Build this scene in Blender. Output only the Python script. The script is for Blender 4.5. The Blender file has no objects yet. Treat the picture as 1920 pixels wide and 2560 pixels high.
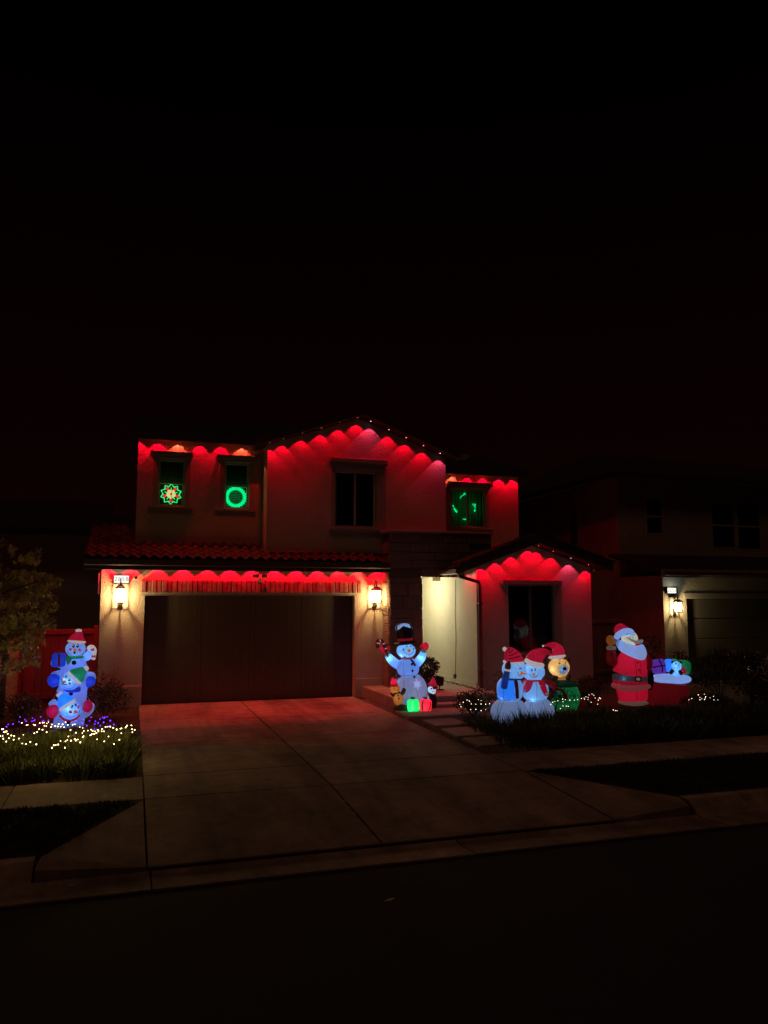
import bpy, math, random
from mathutils import Vector, Matrix, noise
from mathutils.bvhtree import BVHTree
random.seed(7)
R = math.radians
C = bpy.context.scene.collection
sc = bpy.context.scene

# ------------------------------------------------------------------ camera
EYE = 2.3; YAW = 18.0; PITCH = 6.5; FPX = 1930.0
cam_d = bpy.data.cameras.new('camera'); cam = bpy.data.objects.new('camera', cam_d); C.objects.link(cam)
cam.location = (0, 0, EYE); cam.rotation_euler = (R(90 + PITCH), 0, R(-YAW))
cam_d.sensor_fit = 'VERTICAL'; cam_d.sensor_height = 36; cam_d.lens = 36 * FPX / 2560
cam_d.clip_end = 2000; sc.camera = cam

# ------------------------------------------------------------------ night sky, faint light of the far street
world = bpy.data.worlds.new('World'); sc.world = world; world.use_nodes = True
nt = world.node_tree; nt.nodes.clear()
sky = nt.nodes.new('ShaderNodeTexSky'); sky.sky_type = 'NISHITA'; sky.sun_disc = False
sky.sun_elevation = R(-9); sky.sun_rotation = R(200)
bg = nt.nodes.new('ShaderNodeBackground'); bg.inputs[1].default_value = 0.05
wo = nt.nodes.new('ShaderNodeOutputWorld')
warm = nt.nodes.new('ShaderNodeMix'); warm.data_type = 'RGBA'; warm.blend_type = 'MULTIPLY'; warm.inputs[0].default_value = 1
warm.inputs[7].default_value = (1.0, .42, .38, 1)
# red haze of the house lights, put into the sky colour low down
tcw = nt.nodes.new('ShaderNodeTexCoord'); sepw = nt.nodes.new('ShaderNodeSeparateXYZ'); rw_ = nt.nodes.new('ShaderNodeValToRGB'); addw = nt.nodes.new('ShaderNodeMix'); addw.data_type = 'RGBA'; addw.blend_type = 'ADD'; addw.inputs[0].default_value = 1
rw_.color_ramp.elements[0].position = 0.0; rw_.color_ramp.elements[0].color = (.085, .009, .012, 1); rw_.color_ramp.elements[1].position = .62; rw_.color_ramp.elements[1].color = (0, 0, 0, 1)
e_ = rw_.color_ramp.elements.new(.28); e_.color = (.045, .004, .006, 1)
nt.links.new(tcw.outputs['Generated'], sepw.inputs[0]); nt.links.new(sepw.outputs[2], rw_.inputs[0])
nt.links.new(sky.outputs[0], warm.inputs[6]); nt.links.new(warm.outputs[2], addw.inputs[6]); nt.links.new(rw_.outputs[0], addw.inputs[7]); nt.links.new(addw.outputs[2], bg.inputs[0]); nt.links.new(bg.outputs[0], wo.inputs[0])
sun_d = bpy.data.lights.new('street_light_sun', 'SUN'); sun_d.energy = 0.105; sun_d.angle = R(12); sun_d.color = (1, .48, .27)  # broad warm sun lamp, stands in for the unseen street lamps
sun = bpy.data.objects.new('street_light_sun', sun_d); C.objects.link(sun)
sun.rotation_euler = (R(24), 0, R(-22))
sc.view_settings.view_transform = 'Standard'; sc.view_settings.look = 'None'
sc.view_settings.exposure = 0; sc.view_settings.gamma = 1; sc.view_settings.use_curve_mapping = False
sc.cycles.use_denoising = True; sc.cycles.use_light_tree = True
sc.cycles.sample_clamp_indirect = 3.0; sc.cycles.max_bounces = 6; sc.cycles.transparent_max_bounces = 12
sc.cycles.blur_glossy = 1.0

# ------------------------------------------------------------------ survey: where a sight line meets a plane of the place
_y = R(YAW); _p = R(PITCH)
_f = Vector((math.sin(_y) * math.cos(_p), math.cos(_y) * math.cos(_p), math.sin(_p)))
_r = Vector((math.cos(_y), -math.sin(_y), 0)); _u = _r.cross(_f)
def ray(x, y): return _f * FPX + _r * (x - 960) + _u * (1280 - y)
def onY(x, y, Y): d = ray(x, y); return d * (Y / d.y) + Vector((0, 0, EYE))
def onZ(x, y, z=0): d = ray(x, y); return d * ((z - EYE) / d.z) + Vector((0, 0, EYE))
def onX(x, y, X): d = ray(x, y); return d * (X / d.x) + Vector((0, 0, EYE))

# ------------------------------------------------------------------ materials
MATS = {}
def mat(name, col, rough=.8, bump=0, bscale=40, var=0, vscale=3, metal=0, spec=.3, col2=None, bdist=.01, coat=0):
    if name in MATS: return MATS[name]
    m = bpy.data.materials.new(name); m.use_nodes = True; n = m.node_tree; b = n.nodes['Principled BSDF']
    b.inputs['Base Color'].default_value = (*col, 1); b.inputs['Roughness'].default_value = rough
    b.inputs['Metallic'].default_value = metal; b.inputs['Specular IOR Level'].default_value = spec
    if coat: b.inputs['Coat Weight'].default_value = coat
    tc = n.nodes.new('ShaderNodeTexCoord')
    geo = n.nodes.new('ShaderNodeNewGeometry')
    if var or col2:
        nz = n.nodes.new('ShaderNodeTexNoise'); nz.inputs['Scale'].default_value = vscale; nz.inputs['Detail'].default_value = 8
        nz.inputs['Roughness'].default_value = .65
        n.links.new(geo.outputs['Position'], nz.inputs['Vector'])
        cr = n.nodes.new('ShaderNodeValToRGB'); c2 = col2 or [c * (1 - var) for c in col]; c1 = col if col2 else [min(1, c * (1 + var)) for c in col]
        cr.color_ramp.elements[0].position = .32; cr.color_ramp.elements[0].color = (*c2, 1)
        cr.color_ramp.elements[1].position = .68; cr.color_ramp.elements[1].color = (*c1, 1)
        n.links.new(nz.outputs[0], cr.inputs[0]); n.links.new(cr.outputs[0], b.inputs['Base Color'])
    if bump:
        nb = n.nodes.new('ShaderNodeTexNoise'); nb.inputs['Scale'].default_value = bscale; nb.inputs['Detail'].default_value = 5
        n.links.new(geo.outputs['Position'], nb.inputs['Vector'])
        bp = n.nodes.new('ShaderNodeBump'); bp.inputs['Strength'].default_value = bump; bp.inputs['Distance'].default_value = bdist
        n.links.new(nb.outputs[0], bp.inputs['Height']); n.links.new(bp.outputs[0], b.inputs['Normal'])
    MATS[name] = m; return m
def emit(name, col, s):
    if name in MATS: return MATS[name]
    m = bpy.data.materials.new(name); m.use_nodes = True; n = m.node_tree; n.nodes.clear()
    e = n.nodes.new('ShaderNodeEmission'); e.inputs[0].default_value = (*col, 1); e.inputs[1].default_value = s
    o = n.nodes.new('ShaderNodeOutputMaterial'); n.links.new(e.outputs[0], o.inputs[0]); MATS[name] = m; return m
def puffcloth(name, col, e=0.0, t=.6, gloss=.05, ecol=None):
    """nylon of an inflatable: lets the lamp inside shine through, plus an even emission put in for its many bounces"""
    if name in MATS: return MATS[name]
    m = bpy.data.materials.new(name); m.use_nodes = True; n = m.node_tree; n.nodes.clear()
    d = n.nodes.new('ShaderNodeBsdfDiffuse'); d.inputs[0].default_value = (*col, 1)
    tr = n.nodes.new('ShaderNodeBsdfTranslucent'); tr.inputs[0].default_value = (*col, 1)
    mx = n.nodes.new('ShaderNodeMixShader'); mx.inputs[0].default_value = t
    n.links.new(d.outputs[0], mx.inputs[1]); n.links.new(tr.outputs[0], mx.inputs[2])
    g = n.nodes.new('ShaderNodeBsdfGlossy'); g.inputs['Roughness'].default_value = .35
    mg = n.nodes.new('ShaderNodeMixShader'); mg.inputs[0].default_value = gloss
    n.links.new(mx.outputs[0], mg.inputs[1]); n.links.new(g.outputs[0], mg.inputs[2])
    geo = n.nodes.new('ShaderNodeNewGeometry')
    nz = n.nodes.new('ShaderNodeTexNoise'); nz.inputs['Scale'].default_value = 9; nz.inputs['Detail'].default_value = 4; nz.inputs['Distortion'].default_value = 1.2
    n.links.new(geo.outputs['Position'], nz.inputs['Vector'])
    bp = n.nodes.new('ShaderNodeBump'); bp.inputs['Strength'].default_value = .6; bp.inputs['Distance'].default_value = .03
    n.links.new(nz.outputs[0], bp.inputs['Height'])
    for q in (d, tr, g): n.links.new(bp.outputs[0], q.inputs['Normal'])
    o = n.nodes.new('ShaderNodeOutputMaterial')
    if e > 0:
        em = n.nodes.new('ShaderNodeEmission'); em.inputs[0].default_value = (*(ecol or col), 1); em.inputs[1].default_value = e
        ad = n.nodes.new('ShaderNodeAddShader'); n.links.new(mg.outputs[0], ad.inputs[0]); n.links.new(em.outputs[0], ad.inputs[1])
        n.links.new(ad.outputs[0], o.inputs[0])
    else: n.links.new(mg.outputs[0], o.inputs[0])
    MATS[name] = m; return m
def glass_mat():
    m = bpy.data.materials.new('window_glass'); m.use_nodes = True; n = m.node_tree; n.nodes.clear()
    t = n.nodes.new('ShaderNodeBsdfTransparent'); t.inputs[0].default_value = (.75, .8, .78, 1)
    g = n.nodes.new('ShaderNodeBsdfGlossy'); g.inputs['Roughness'].default_value = .03
    f = n.nodes.new('ShaderNodeFresnel'); f.inputs[0].default_value = 1.5
    mx = n.nodes.new('ShaderNodeMixShader'); o = n.nodes.new('ShaderNodeOutputMaterial')
    n.links.new(f.outputs[0], mx.inputs[0]); n.links.new(t.outputs[0], mx.inputs[1]); n.links.new(g.outputs[0], mx.inputs[2]); n.links.new(mx.outputs[0], o.inputs[0])
    return m
GLASS = glass_mat()
STUCCO = mat('stucco', (.46, .39, .30), .92, bump=.9, bscale=38, var=.06, vscale=2, bdist=.022)
STUCCO_UP = mat('stucco_upper', (.40, .34, .28), .92, bump=.9, bscale=38, var=.08, vscale=1.5, bdist=.022)
PORCH = mat('porch_stucco', (.55, .52, .38), .92, bump=.5, bscale=38, var=.05, bdist=.015)
TRIM = mat('painted_trim', (.30, .25, .21), .75, bump=.3, bscale=60, bdist=.005)
FASCIA = mat('dark_fascia', (.06, .045, .035), .6, bump=.2, bscale=30, bdist=.004)
VINYL = mat('vinyl_frame', (.42, .39, .34), .5)
ROOFD = mat('dark_roof_tile', (.035, .024, .02), .9, bump=.6, bscale=20, var=.3, vscale=4, bdist=.02)
TILE = mat('clay_tile', (.062, .035, .027), .85, bump=.4, bscale=60, var=.35, vscale=5, bdist=.006)
BRICK = mat('lintel_brick', (.30, .19, .13), .9, bump=.8, bscale=45, var=.35, vscale=7, bdist=.012)
STONE = mat('veneer_stone', (.19, .14, .105), .92, bump=.9, bscale=22, var=.15, vscale=4, bdist=.03)
MORTAR = mat('mortar', (.135, .105, .08), .95, bump=.6, bscale=50)
DOORM = mat('brown_door_paint', (.085, .06, .042), .5, bump=.1, bscale=80, bdist=.003)
CONC = mat('concrete', (.33, .235, .20), .88, bump=.35, bscale=90, var=.16, vscale=1.7, bdist=.004)
CONC2 = mat('porch_concrete', (.33, .28, .25), .88, bump=.3, bscale=90, var=.12, vscale=2.3, bdist=.004)
def stain(m_, scale, lo, streak=(1, 1, 1)):
    n = m_.node_tree; b = n.nodes['Principled BSDF']; src = b.inputs['Base Color'].links[0].from_socket
    geo = n.nodes.new('ShaderNodeNewGeometry'); mp = n.nodes.new('ShaderNodeMapping'); mp.inputs['Scale'].default_value = streak; n.links.new(geo.outputs['Position'], mp.inputs[0])
    a = n.nodes.new('ShaderNodeTexNoise'); a.inputs['Scale'].default_value = scale; a.inputs['Detail'].default_value = 10; a.inputs['Roughness'].default_value = .7; a.inputs['Distortion'].default_value = .6; n.links.new(mp.outputs[0], a.inputs['Vector'])
    r = n.nodes.new('ShaderNodeMapRange'); r.inputs[1].default_value = .38; r.inputs[2].default_value = .62; r.inputs[3].default_value = lo; r.inputs[4].default_value = 1.12; n.links.new(a.outputs[0], r.inputs[0])
    x = n.nodes.new('ShaderNodeMix'); x.data_type = 'RGBA'; x.blend_type = 'MULTIPLY'; x.inputs[0].default_value = 1; n.links.new(src, x.inputs[6]); n.links.new(r.outputs[0], x.inputs[7]); n.links.new(x.outputs[2], b.inputs['Base Color'])
JOINT = mat('joint_dirt', (.03, .025, .02), 1)
ASPH = mat('asphalt', (.032, .027, .026), .9, bump=.9, bscale=120, var=.3, vscale=60, bdist=.01)
SOIL = mat('soil', (.045, .032, .022), 1, bump=.8, bscale=25, var=.4, vscale=8, bdist=.03)
GRAVELM = mat('gravel_stone', (.17, .125, .10), .9, var=.5, vscale=30)
BLACKM = mat('black_metal', (.035, .028, .022), .45, metal=.6, spec=.5)
BLIND = mat('blind_slat', (.4, .36, .28), .8)
DARKROOM = mat('dark_room', (.03, .026, .022), 1)
CURTAIN = mat('curtain', (.32, .28, .2), 1, bump=.5, bscale=12)
WOOD = mat('red_gate_paint', (.36, .10, .08), .7, bump=.3, bscale=35, bdist=.006)
BLOCK = mat('block_wall', (.17, .125, .08), .95, bump=.9, bscale=30, var=.25, vscale=6, bdist=.02)
GUTTER = mat('gutter_metal', (.16, .12, .09), .35, metal=.3, spec=.5)
SPOUT = mat('downspout_metal', (.075, .05, .04), .65, spec=.2)
LEAFS = mat('shrub_leaf', (.05, .065, .025), .55, var=.4, vscale=9, spec=.4)
LEAFT = mat('tree_leaf', (.42, .34, .14), .5, var=.35, vscale=6, spec=.5)
LEAFR = mat('reddish_leaf', (.16, .06, .04), .6, var=.4, vscale=9)
BARK = mat('bark', (.09, .06, .04), .95, bump=.8, bscale=30)
GRASS = mat('grass_blade', (.062, .07, .018), .6, var=.5, vscale=5)
LAWN = mat('lawn_blade', (.04, .055, .018), .7, var=.4, vscale=5)
WHITEP = mat('white_plastic', (.7, .68, .62), .5)
ROPE = mat('rope', (.4, .38, .35), .8)

stain(CONC, .55, .62); stain(CONC, 3.5, .8); stain(CONC, 1.3, .62, (1, .1, 1)); stain(ASPH, .5, .6); stain(ASPH, 90, .5); stain(CONC2, 1.5, .75)

# ------------------------------------------------------------------ mesh helpers
WM = {}                                   # world matrices of parents
class MB:
    def __init__(s): s.v = []; s.f = []
    def add(s, vs, fs):
        o = len(s.v); s.v += [tuple(v) for v in vs]; s.f += [tuple(i + o for i in f) for f in fs]; return s
    def quad(s, a, b, c, d): return s.add((a, b, c, d), ((0, 1, 2, 3),))
    def box(s, x0, x1, y0, y1, z0, z1, M=None, b=0):
        if b:
            bx = min(b, (x1 - x0) * .3, (y1 - y0) * .3, (z1 - z0) * .3)
            xs, ys, zs = (x0, x0 + bx, x1 - bx, x1), (y0, y0 + bx, y1 - bx, y1), (z0, z0 + bx, z1 - bx, z1)
            vs = []; fs = []
            def V(i, j, k): vs.append((xs[i], ys[j], zs[k])); return len(vs) - 1
            cx = {}
            for a in (0, 3):
                for c in (0, 3):
                    for e in (0, 3):
                        ia, ic, ie = (1 if a == 0 else 2), (1 if c == 0 else 2), (1 if e == 0 else 2)
                        cx[a, c, e] = (V(a, ic, ie), V(ia, c, ie), V(ia, ic, e))
            def q(*l): fs.append(l)
            for a in (0, 3): q(*[cx[a, c, e][0] for c, e in ((0, 0), (3, 0), (3, 3), (0, 3))])
            for c in (0, 3): q(*[cx[a, c, e][1] for a, e in ((0, 0), (3, 0), (3, 3), (0, 3))])
            for e in (0, 3): q(*[cx[a, c, e][2] for a, c in ((0, 0), (3, 0), (3, 3), (0, 3))])
            for a in (0, 3):
                for c in (0, 3): q(cx[a, c, 0][0], cx[a, c, 3][0], cx[a, c, 3][1], cx[a, c, 0][1])
                for e in (0, 3): q(cx[a, 0, e][0], cx[a, 3, e][0], cx[a, 3, e][2], cx[a, 0, e][2])
            for c in (0, 3):
                for e in (0, 3): q(cx[0, c, e][1], cx[3, c, e][1], cx[3, c, e][2], cx[0, c, e][2])
            for k, t in cx.items(): q(*t)
        else:
            vs = [(x, y, z) for x in (x0, x1) for y in (y0, y1) for z in (z0, z1)]
            fs = [(0, 1, 3, 2), (4, 6, 7, 5), (0, 4, 5, 1), (2, 3, 7, 6), (0, 2, 6, 4), (1, 5, 7, 3)]
        if M is not None: vs = [M @ Vector(v) for v in vs]
        return s.add(vs, fs)
    def prism(s, pts, d):
        """closed polygon (3D points) swept along d"""
        n = len(pts); p = [Vector(q) for q in pts]; d = Vector(d)
        vs = p + [q + d for q in p]
        fs = [tuple(range(n))[::-1], tuple(range(n, 2 * n))] + [(i, (i + 1) % n, n + (i + 1) % n, n + i) for i in range(n)]
        return s.add(vs, fs)
    def tube(s, pts, r, n=8, cap=True):
        P = [Vector(p) for p in pts]; rs = r if isinstance(r, (list, tuple)) else [r] * len(P)
        o = len(s.v); up = None
        for i, p in enumerate(P):
            t = (P[min(i + 1, len(P) - 1)] - P[max(i - 1, 0)]).normalized()
            a = up if up is not None and abs(up.dot(t)) < .95 else (Vector((0, 0, 1)) if abs(t.z) < .9 else Vector((1, 0, 0)))
            x = (a - t * a.dot(t)).normalized(); y = t.cross(x); up = x
            for k in range(n):
                q = 2 * math.pi * k / n; s.v.append(tuple(p + (x * math.cos(q) + y * math.sin(q)) * rs[i]))
        for i in range(len(P) - 1):
            for k in range(n):
                s.f.append((o + i * n + k, o + i * n + (k + 1) % n, o + (i + 1) * n + (k + 1) % n, o + (i + 1) * n + k))
        if cap:
            s.f.append(tuple(o + k for k in range(n))[::-1]); s.f.append(tuple(o + (len(P) - 1) * n + k for k in range(n)))
        return s
    def ball(s, c, r, n=8, m=5, M=None):
        rx, ry, rz = r if isinstance(r, (list, tuple)) else (r, r, r)
        vs = [(0, 0, rz)]; fs = []
        for j in range(1, m):
            a = math.pi * j / m
            for k in range(n):
                b = 2 * math.pi * k / n; vs.append((rx * math.sin(a) * math.cos(b), ry * math.sin(a) * math.sin(b), rz * math.cos(a)))
        vs.append((0, 0, -rz)); L = len(vs) - 1
        for k in range(n):
            k2 = (k + 1) % n
            fs.append((0, 1 + k, 1 + k2)); fs.append((L, 1 + (m - 2) * n + k2, 1 + (m - 2) * n + k))
            for j in range(m - 2): fs.append((1 + j * n + k, 1 + (j + 1) * n + k, 1 + (j + 1) * n + k2, 1 + j * n + k2))
        vs = [Vector(v) for v in vs]
        if M is not None: vs = [M @ v for v in vs]
        return s.add([v + Vector(c) for v in vs], fs)
def mesh(name, mb, m, smooth=False):
    me = bpy.data.meshes.new(name); me.from_pydata([tuple(v) for v in mb.v], [], mb.f); me.materials.append(m)
    if smooth: me.shade_smooth()
    me.update(); return me
def tag(o, label=None, cat=None, group=None, kind=None):
    if label: o['label'] = label
    if cat: o['category'] = cat
    if group: o['group'] = group
    if kind: o['kind'] = kind
    return o
def obj(name, mb, m, parent=None, smooth=False, at=None):
    """one mesh object; mb is in world coordinates unless at gives where its origin goes"""
    me = mb if isinstance(mb, bpy.types.Mesh) else None
    W = WM.get(parent.name, Matrix.Identity(4)) if parent else Matrix.Identity(4)
    if me is None:
        if at is None and parent:
            inv = W.inverted(); mb.v = [tuple(inv @ Vector(v)) for v in mb.v]
        me = mesh(name, mb, m, smooth)
    o = bpy.data.objects.new(name, me); C.objects.link(o)
    if parent: o.parent = parent
    if at is not None:
        T = at if isinstance(at, Matrix) else Matrix.Translation(at)
        o.matrix_basis = W.inverted() @ T; WM[o.name] = T
    else: WM[o.name] = W
    return o
def thing(name, label, cat, loc, rz=0, group=None):
    o = bpy.data.objects.new(name, None); C.objects.link(o); o.location = loc; o.rotation_euler = (0, 0, rz)
    o.empty_display_size = .2
    WM[o.name] = Matrix.Translation(Vector(loc)) @ Matrix.Rotation(rz, 4, 'Z')
    return tag(o, label, cat, group)
def single(name, mb, m, label, cat, group=None, smooth=False):
    """a thing that is one mesh, its origin at its base"""
    xs = [v[0] for v in mb.v]; ys = [v[1] for v in mb.v]; zs = [v[2] for v in mb.v]
    c = Vector((sum(xs) / len(xs), sum(ys) / len(ys), min(zs))); mb.v = [tuple(Vector(v) - c) for v in mb.v]
    return tag(obj(name, mb, m, None, smooth, at=c), label, cat, group)
def struct(name, mb, m, kind='structure', parent=None, smooth=False):
    o = obj(name, mb, m, parent, smooth)
    if parent is None: o['kind'] = kind
    return o
def lamp(kind, loc, power, col, parent=None, r=.02, spot=None, blend=.1, name='lamp'):
    d = bpy.data.lights.new(name, kind); d.energy = power; d.color = col; d.shadow_soft_size = r
    if kind == 'SPOT': d.spot_size = R(spot); d.spot_blend = blend
    o = bpy.data.objects.new(name, d); C.objects.link(o)
    if parent:
        o.parent = parent; o.matrix_basis = WM[parent.name].inverted() @ Matrix.Translation(loc)
    else: o.location = loc
    return o
def text_mb(txt, size, font_space=1.0):
    cu = bpy.data.curves.new('t', 'FONT'); cu.body = txt; cu.size = size; cu.align_x = 'CENTER'; cu.align_y = 'CENTER'; cu.extrude = 0.0
    cu.space_character = font_space
    o = bpy.data.objects.new('t', cu); C.objects.link(o)
    dg = bpy.context.evaluated_depsgraph_get(); me = bpy.data.meshes.new_from_object(o.evaluated_get(dg))
    mb = MB(); mb.v = [tuple(v.co) for v in me.vertices]; mb.f = [tuple(p.vertices) for p in me.polygons]
    bpy.data.objects.remove(o); bpy.data.curves.remove(cu); bpy.data.meshes.remove(me); return mb
# ================================================================== GROUND
G, UL, CG, UR, E_, RG = 18.21, 18.91, 18.25, 19.21, 17.66, 16.93
DL, DR = 0.22, 5.15
mb = MB(); mb.quad((-300, 10.4, -.03), (300, 10.4, -.03), (300, 600, -.03), (-300, 600, -.03))
mb.quad((-300, 7.88, -.03), (-.6, 7.88, -.03), (-.6, 10.4, -.03), (-300, 10.4, -.03)); mb.quad((6.1, 7.88, -.03), (300, 7.88, -.03), (300, 10.4, -.03), (6.1, 10.4, -.03)); mb.quad((-.6, 9.6, -.13), (6.1, 9.6, -.13), (6.1, 10.4, -.13), (-.6, 10.4, -.13))
struct('ground', mb, SOIL)
mb = MB(); N = 60
mb.quad((-300, -300, -.175), (300, -300, -.175), (300, 7.14, -.15), (-300, 7.14, -.15)); struct('road', mb, ASPH)
# driveway
drive = thing('driveway', None, None, (2.7, 13, 0)); drive['kind'] = 'structure'
def slab_mb(x0, x1, y0, y1, z0=0, z1=0, t=.1, g=.011, b=.006):
    """paving slab, top edge eased; z0/z1 height at y0/y1"""
    x0 += g; x1 -= g; y0 += g; y1 -= g; m = MB()
    def zz(y): return z0 + (z1 - z0) * (y - y0) / (y1 - y0)
    a = [(x0, y0), (x1, y0), (x1, y1), (x0, y1)]; c = [(x0 + b, y0 + b), (x1 - b, y0 + b), (x1 - b, y1 - b), (x0 + b, y1 - b)]
    m.v = [(x, y, zz(y)) for x, y in c] + [(x, y, zz(y) - b) for x, y in a] + [(x, y, zz(y) - t) for x, y in a]
    m.f = [(0, 1, 2, 3)] + [(4 + i, 4 + (i + 1) % 4, (i + 1) % 4, i) for i in range(4)] + [(8 + i, 8 + (i + 1) % 4, 4 + (i + 1) % 4, 4 + i) for i in range(4)]
    return m
rows = [(18.19, 15.55), (15.55, 13.22), (13.22, 10.95), (10.95, 9.71)]
for y1, y0 in rows:
    for x0, x1 in ((DL, 2.46), (2.46, DR)):
        obj('slab', slab_mb(x0, x1, y0, y1), CONC, drive)
for x0, x1 in ((DL, 2.46), (2.46, DR)):
    obj('slab', slab_mb(x0, x1, 7.62, 9.71, -.105, 0), CONC, drive)
m = MB(); m.prism([(DL - .011, 9.66, 0), (-.70, 7.9, -.01), (-.72, 7.62, -.04), (DL - .011, 7.62, -.105)], (0, 0, -.2)); obj('flare', m, CONC, drive)
m = MB(); m.prism([(DR + .011, 9.66, 0), (DR + .011, 7.62, -.105), (6.15, 7.62, -.04), (6.22, 7.9, -.01)], (0, 0, -.2)); obj('flare', m, CONC, drive)
m = MB(); m.box(DL, DR, 7.6, 18.2, -.2, -.12); m.quad((DL, 9.8, -.02), (DR, 9.8, -.02), (DR, 18.2, -.02), (DL, 18.2, -.02)); obj('joint_bed', m, JOINT, drive)
# sidewalk
walk = thing('sidewalk', None, None, (0, 10.3, 0)); walk['kind'] = 'structure'
x = DL
while x > -9: obj('slab', slab_mb(x - 1.52, x, 9.7, 10.9, g=.006), CONC, walk); x -= 1.52
x = DR
while x < 21: obj('slab', slab_mb(x, x + 1.52, 9.68, 10.88, g=.006), CONC, walk); x += 1.52
# kerb and gutter
kerb = thing('kerb', None, None, (0, 7.7, -.1)); kerb['kind'] = 'structure'
def kerb_run(x0, x1):
    m = MB(); m.prism([(x0, 7.90, 0.0), (x0, 7.76, 0.0), (x0, 7.73, -.012), (x0, 7.60, -.135), (x0, 7.60, -.25), (x0, 7.90, -.25)], (x1 - x0, 0, 0)); return m
x = -.73
while x > -12: obj('kerb_stone', kerb_run(x - 3.0, x - .012), CONC, kerb); x -= 3.0
x = 6.22
while x < 27: obj('kerb_stone', kerb_run(x + .012, x + 3.0), CONC, kerb); x += 3.0
gut = thing('gutter_pan', None, None, (0, 7.3, -.15)); gut['kind'] = 'structure'
x = -11.75
while x < 27:
    m = MB(); m.prism([(x + .008, 7.60, -.135), (x + .008, 7.56, -.16), (x + .008, 7.13, -.135), (x + .008, 7.13, -.3), (x + .008, 7.60, -.3)], (2.984, 0, 0)); obj('gutter_section', m, CONC, gut); x += 3.0
# entry walk, stepping stones
path = thing('garden_path', None, None, (6, 13, 0)); path['kind'] = 'structure'
def quadslab(P, z=.03, t=.12):
    m = MB(); n = len(P); c = Vector((sum(p[0] for p in P) / n, sum(p[1] for p in P) / n, 0))
    top = [Vector((p[0], p[1], z)) for p in P]; inn = [p + (c - p).normalized() * .012 + Vector((0, 0, .008 - c.z * 0)) for p in top]
    inn = [Vector((q.x, q.y, z + .008)) for q in inn]
    m.v = inn + top + [Vector((p.x, p.y, z - t)) for p in top]
    m.f = [tuple(range(n))] + [(n + i, n + (i + 1) % n, (i + 1) % n, i) for i in range(n)] + [(2 * n + i, 2 * n + (i + 1) % n, n + (i + 1) % n, n + i) for i in range(n)]
    return m
obj('paver', quadslab([(5.2, 14.45), (6.75, 14.45), (6.75, 15.42), (5.2, 15.42)], z=.04), CONC2, path)
for P in ([(5.32, 13.35), (5.98, 13.38), (5.98, 14.12), (5.34, 14.08)], [(5.24, 12.22), (5.92, 12.27), (5.93, 13.1), (5.28, 13.02)], [(5.26, 11.35), (6.0, 11.42), (6.02, 12.08), (5.28, 12.06)]):
    obj('paver', quadslab(P), CONC2, path)
# gravel round the pavers
def pebbles(name, n, region, rmin, rmax, m_, seed, lab=None):
    rnd = random.Random(seed); m = MB()
    base = [(1, 0, 0), (0, 1, 0), (-1, 0, 0), (0, -1, 0), (0, 0, 1), (0, 0, -.6)]
    for _ in range(n):
        x, y, z = region(rnd); r = rnd.uniform(rmin, rmax); a = rnd.uniform(0, 6.3); ca, sa = math.cos(a), math.sin(a)
        s = (rnd.uniform(.7, 1.3) * r, rnd.uniform(.6, 1.1) * r, rnd.uniform(.4, .8) * r)
        vs = [(x + (p[0] * s[0] * ca - p[1] * s[1] * sa), y + (p[0] * s[0] * sa + p[1] * s[1] * ca), z + p[2] * s[2]) for p in base]
        m.add(vs, ((0, 1, 4), (1, 2, 4), (2, 3, 4), (3, 0, 4), (1, 0, 5), (2, 1, 5), (3, 2, 5), (0, 3, 5)))
    return struct(name, m, m_, 'stuff')
def reg(rnd):
    while True:
        x, y = rnd.uniform(5.17, 6.9), rnd.uniform(10.95, 17.6)
        if y > 15.42: x = rnd.uniform(5.17, 5.95) if y > 15.8 else rnd.uniform(5.17, 7)
        if x > 6.3 and y < 14.4: continue
        return x, y, -.012
pebbles('gravel', 9000, reg, .014, .04, GRAVELM, 3)

# ================================================================== HOUSE
house = thing('two_storey_house', 'two storey stucco house with tiled roofs, stone entry and red lit eaves', 'house', (5, 18.6, 0))
def rect(x0, y0, x1, y1, Y):
    xm, ym = (x0 + x1) / 2, (y0 + y1) / 2
    return onY(x0, ym, Y).x, onY(x1, ym, Y).x, onY(xm, y1, Y).z, onY(xm, y0, Y).z
def wall_grid(m, x0, x1, z0, z1, y, holes=(), depth=.14):
    xs = sorted({x0, x1, *[h[0] for h in holes], *[h[1] for h in holes]}); zs = sorted({z0, z1, *[h[2] for h in holes], *[h[3] for h in holes]})
    for i in range(len(xs) - 1):
        for j in range(len(zs) - 1):
            cx, cz = (xs[i] + xs[i + 1]) / 2, (zs[j] + zs[j + 1]) / 2
            if any(h[0] < cx < h[1] and h[2] < cz < h[3] for h in holes): continue
            m.quad((xs[i], y, zs[j]), (xs[i + 1], y, zs[j]), (xs[i + 1], y, zs[j + 1]), (xs[i], y, zs[j + 1]))
    for a, b, c, d in holes:
        yy = y + depth
        m.quad((a, y, c), (a, y, d), (a, yy, d), (a, yy, c)); m.quad((b, y, c), (b, yy, c), (b, yy, d), (b, y, d))
        m.quad((a, y, c), (a, yy, c), (b, yy, c), (b, y, c)); m.quad((a, y, d), (b, y, d), (b, yy, d), (a, yy, d))
    return m
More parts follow.
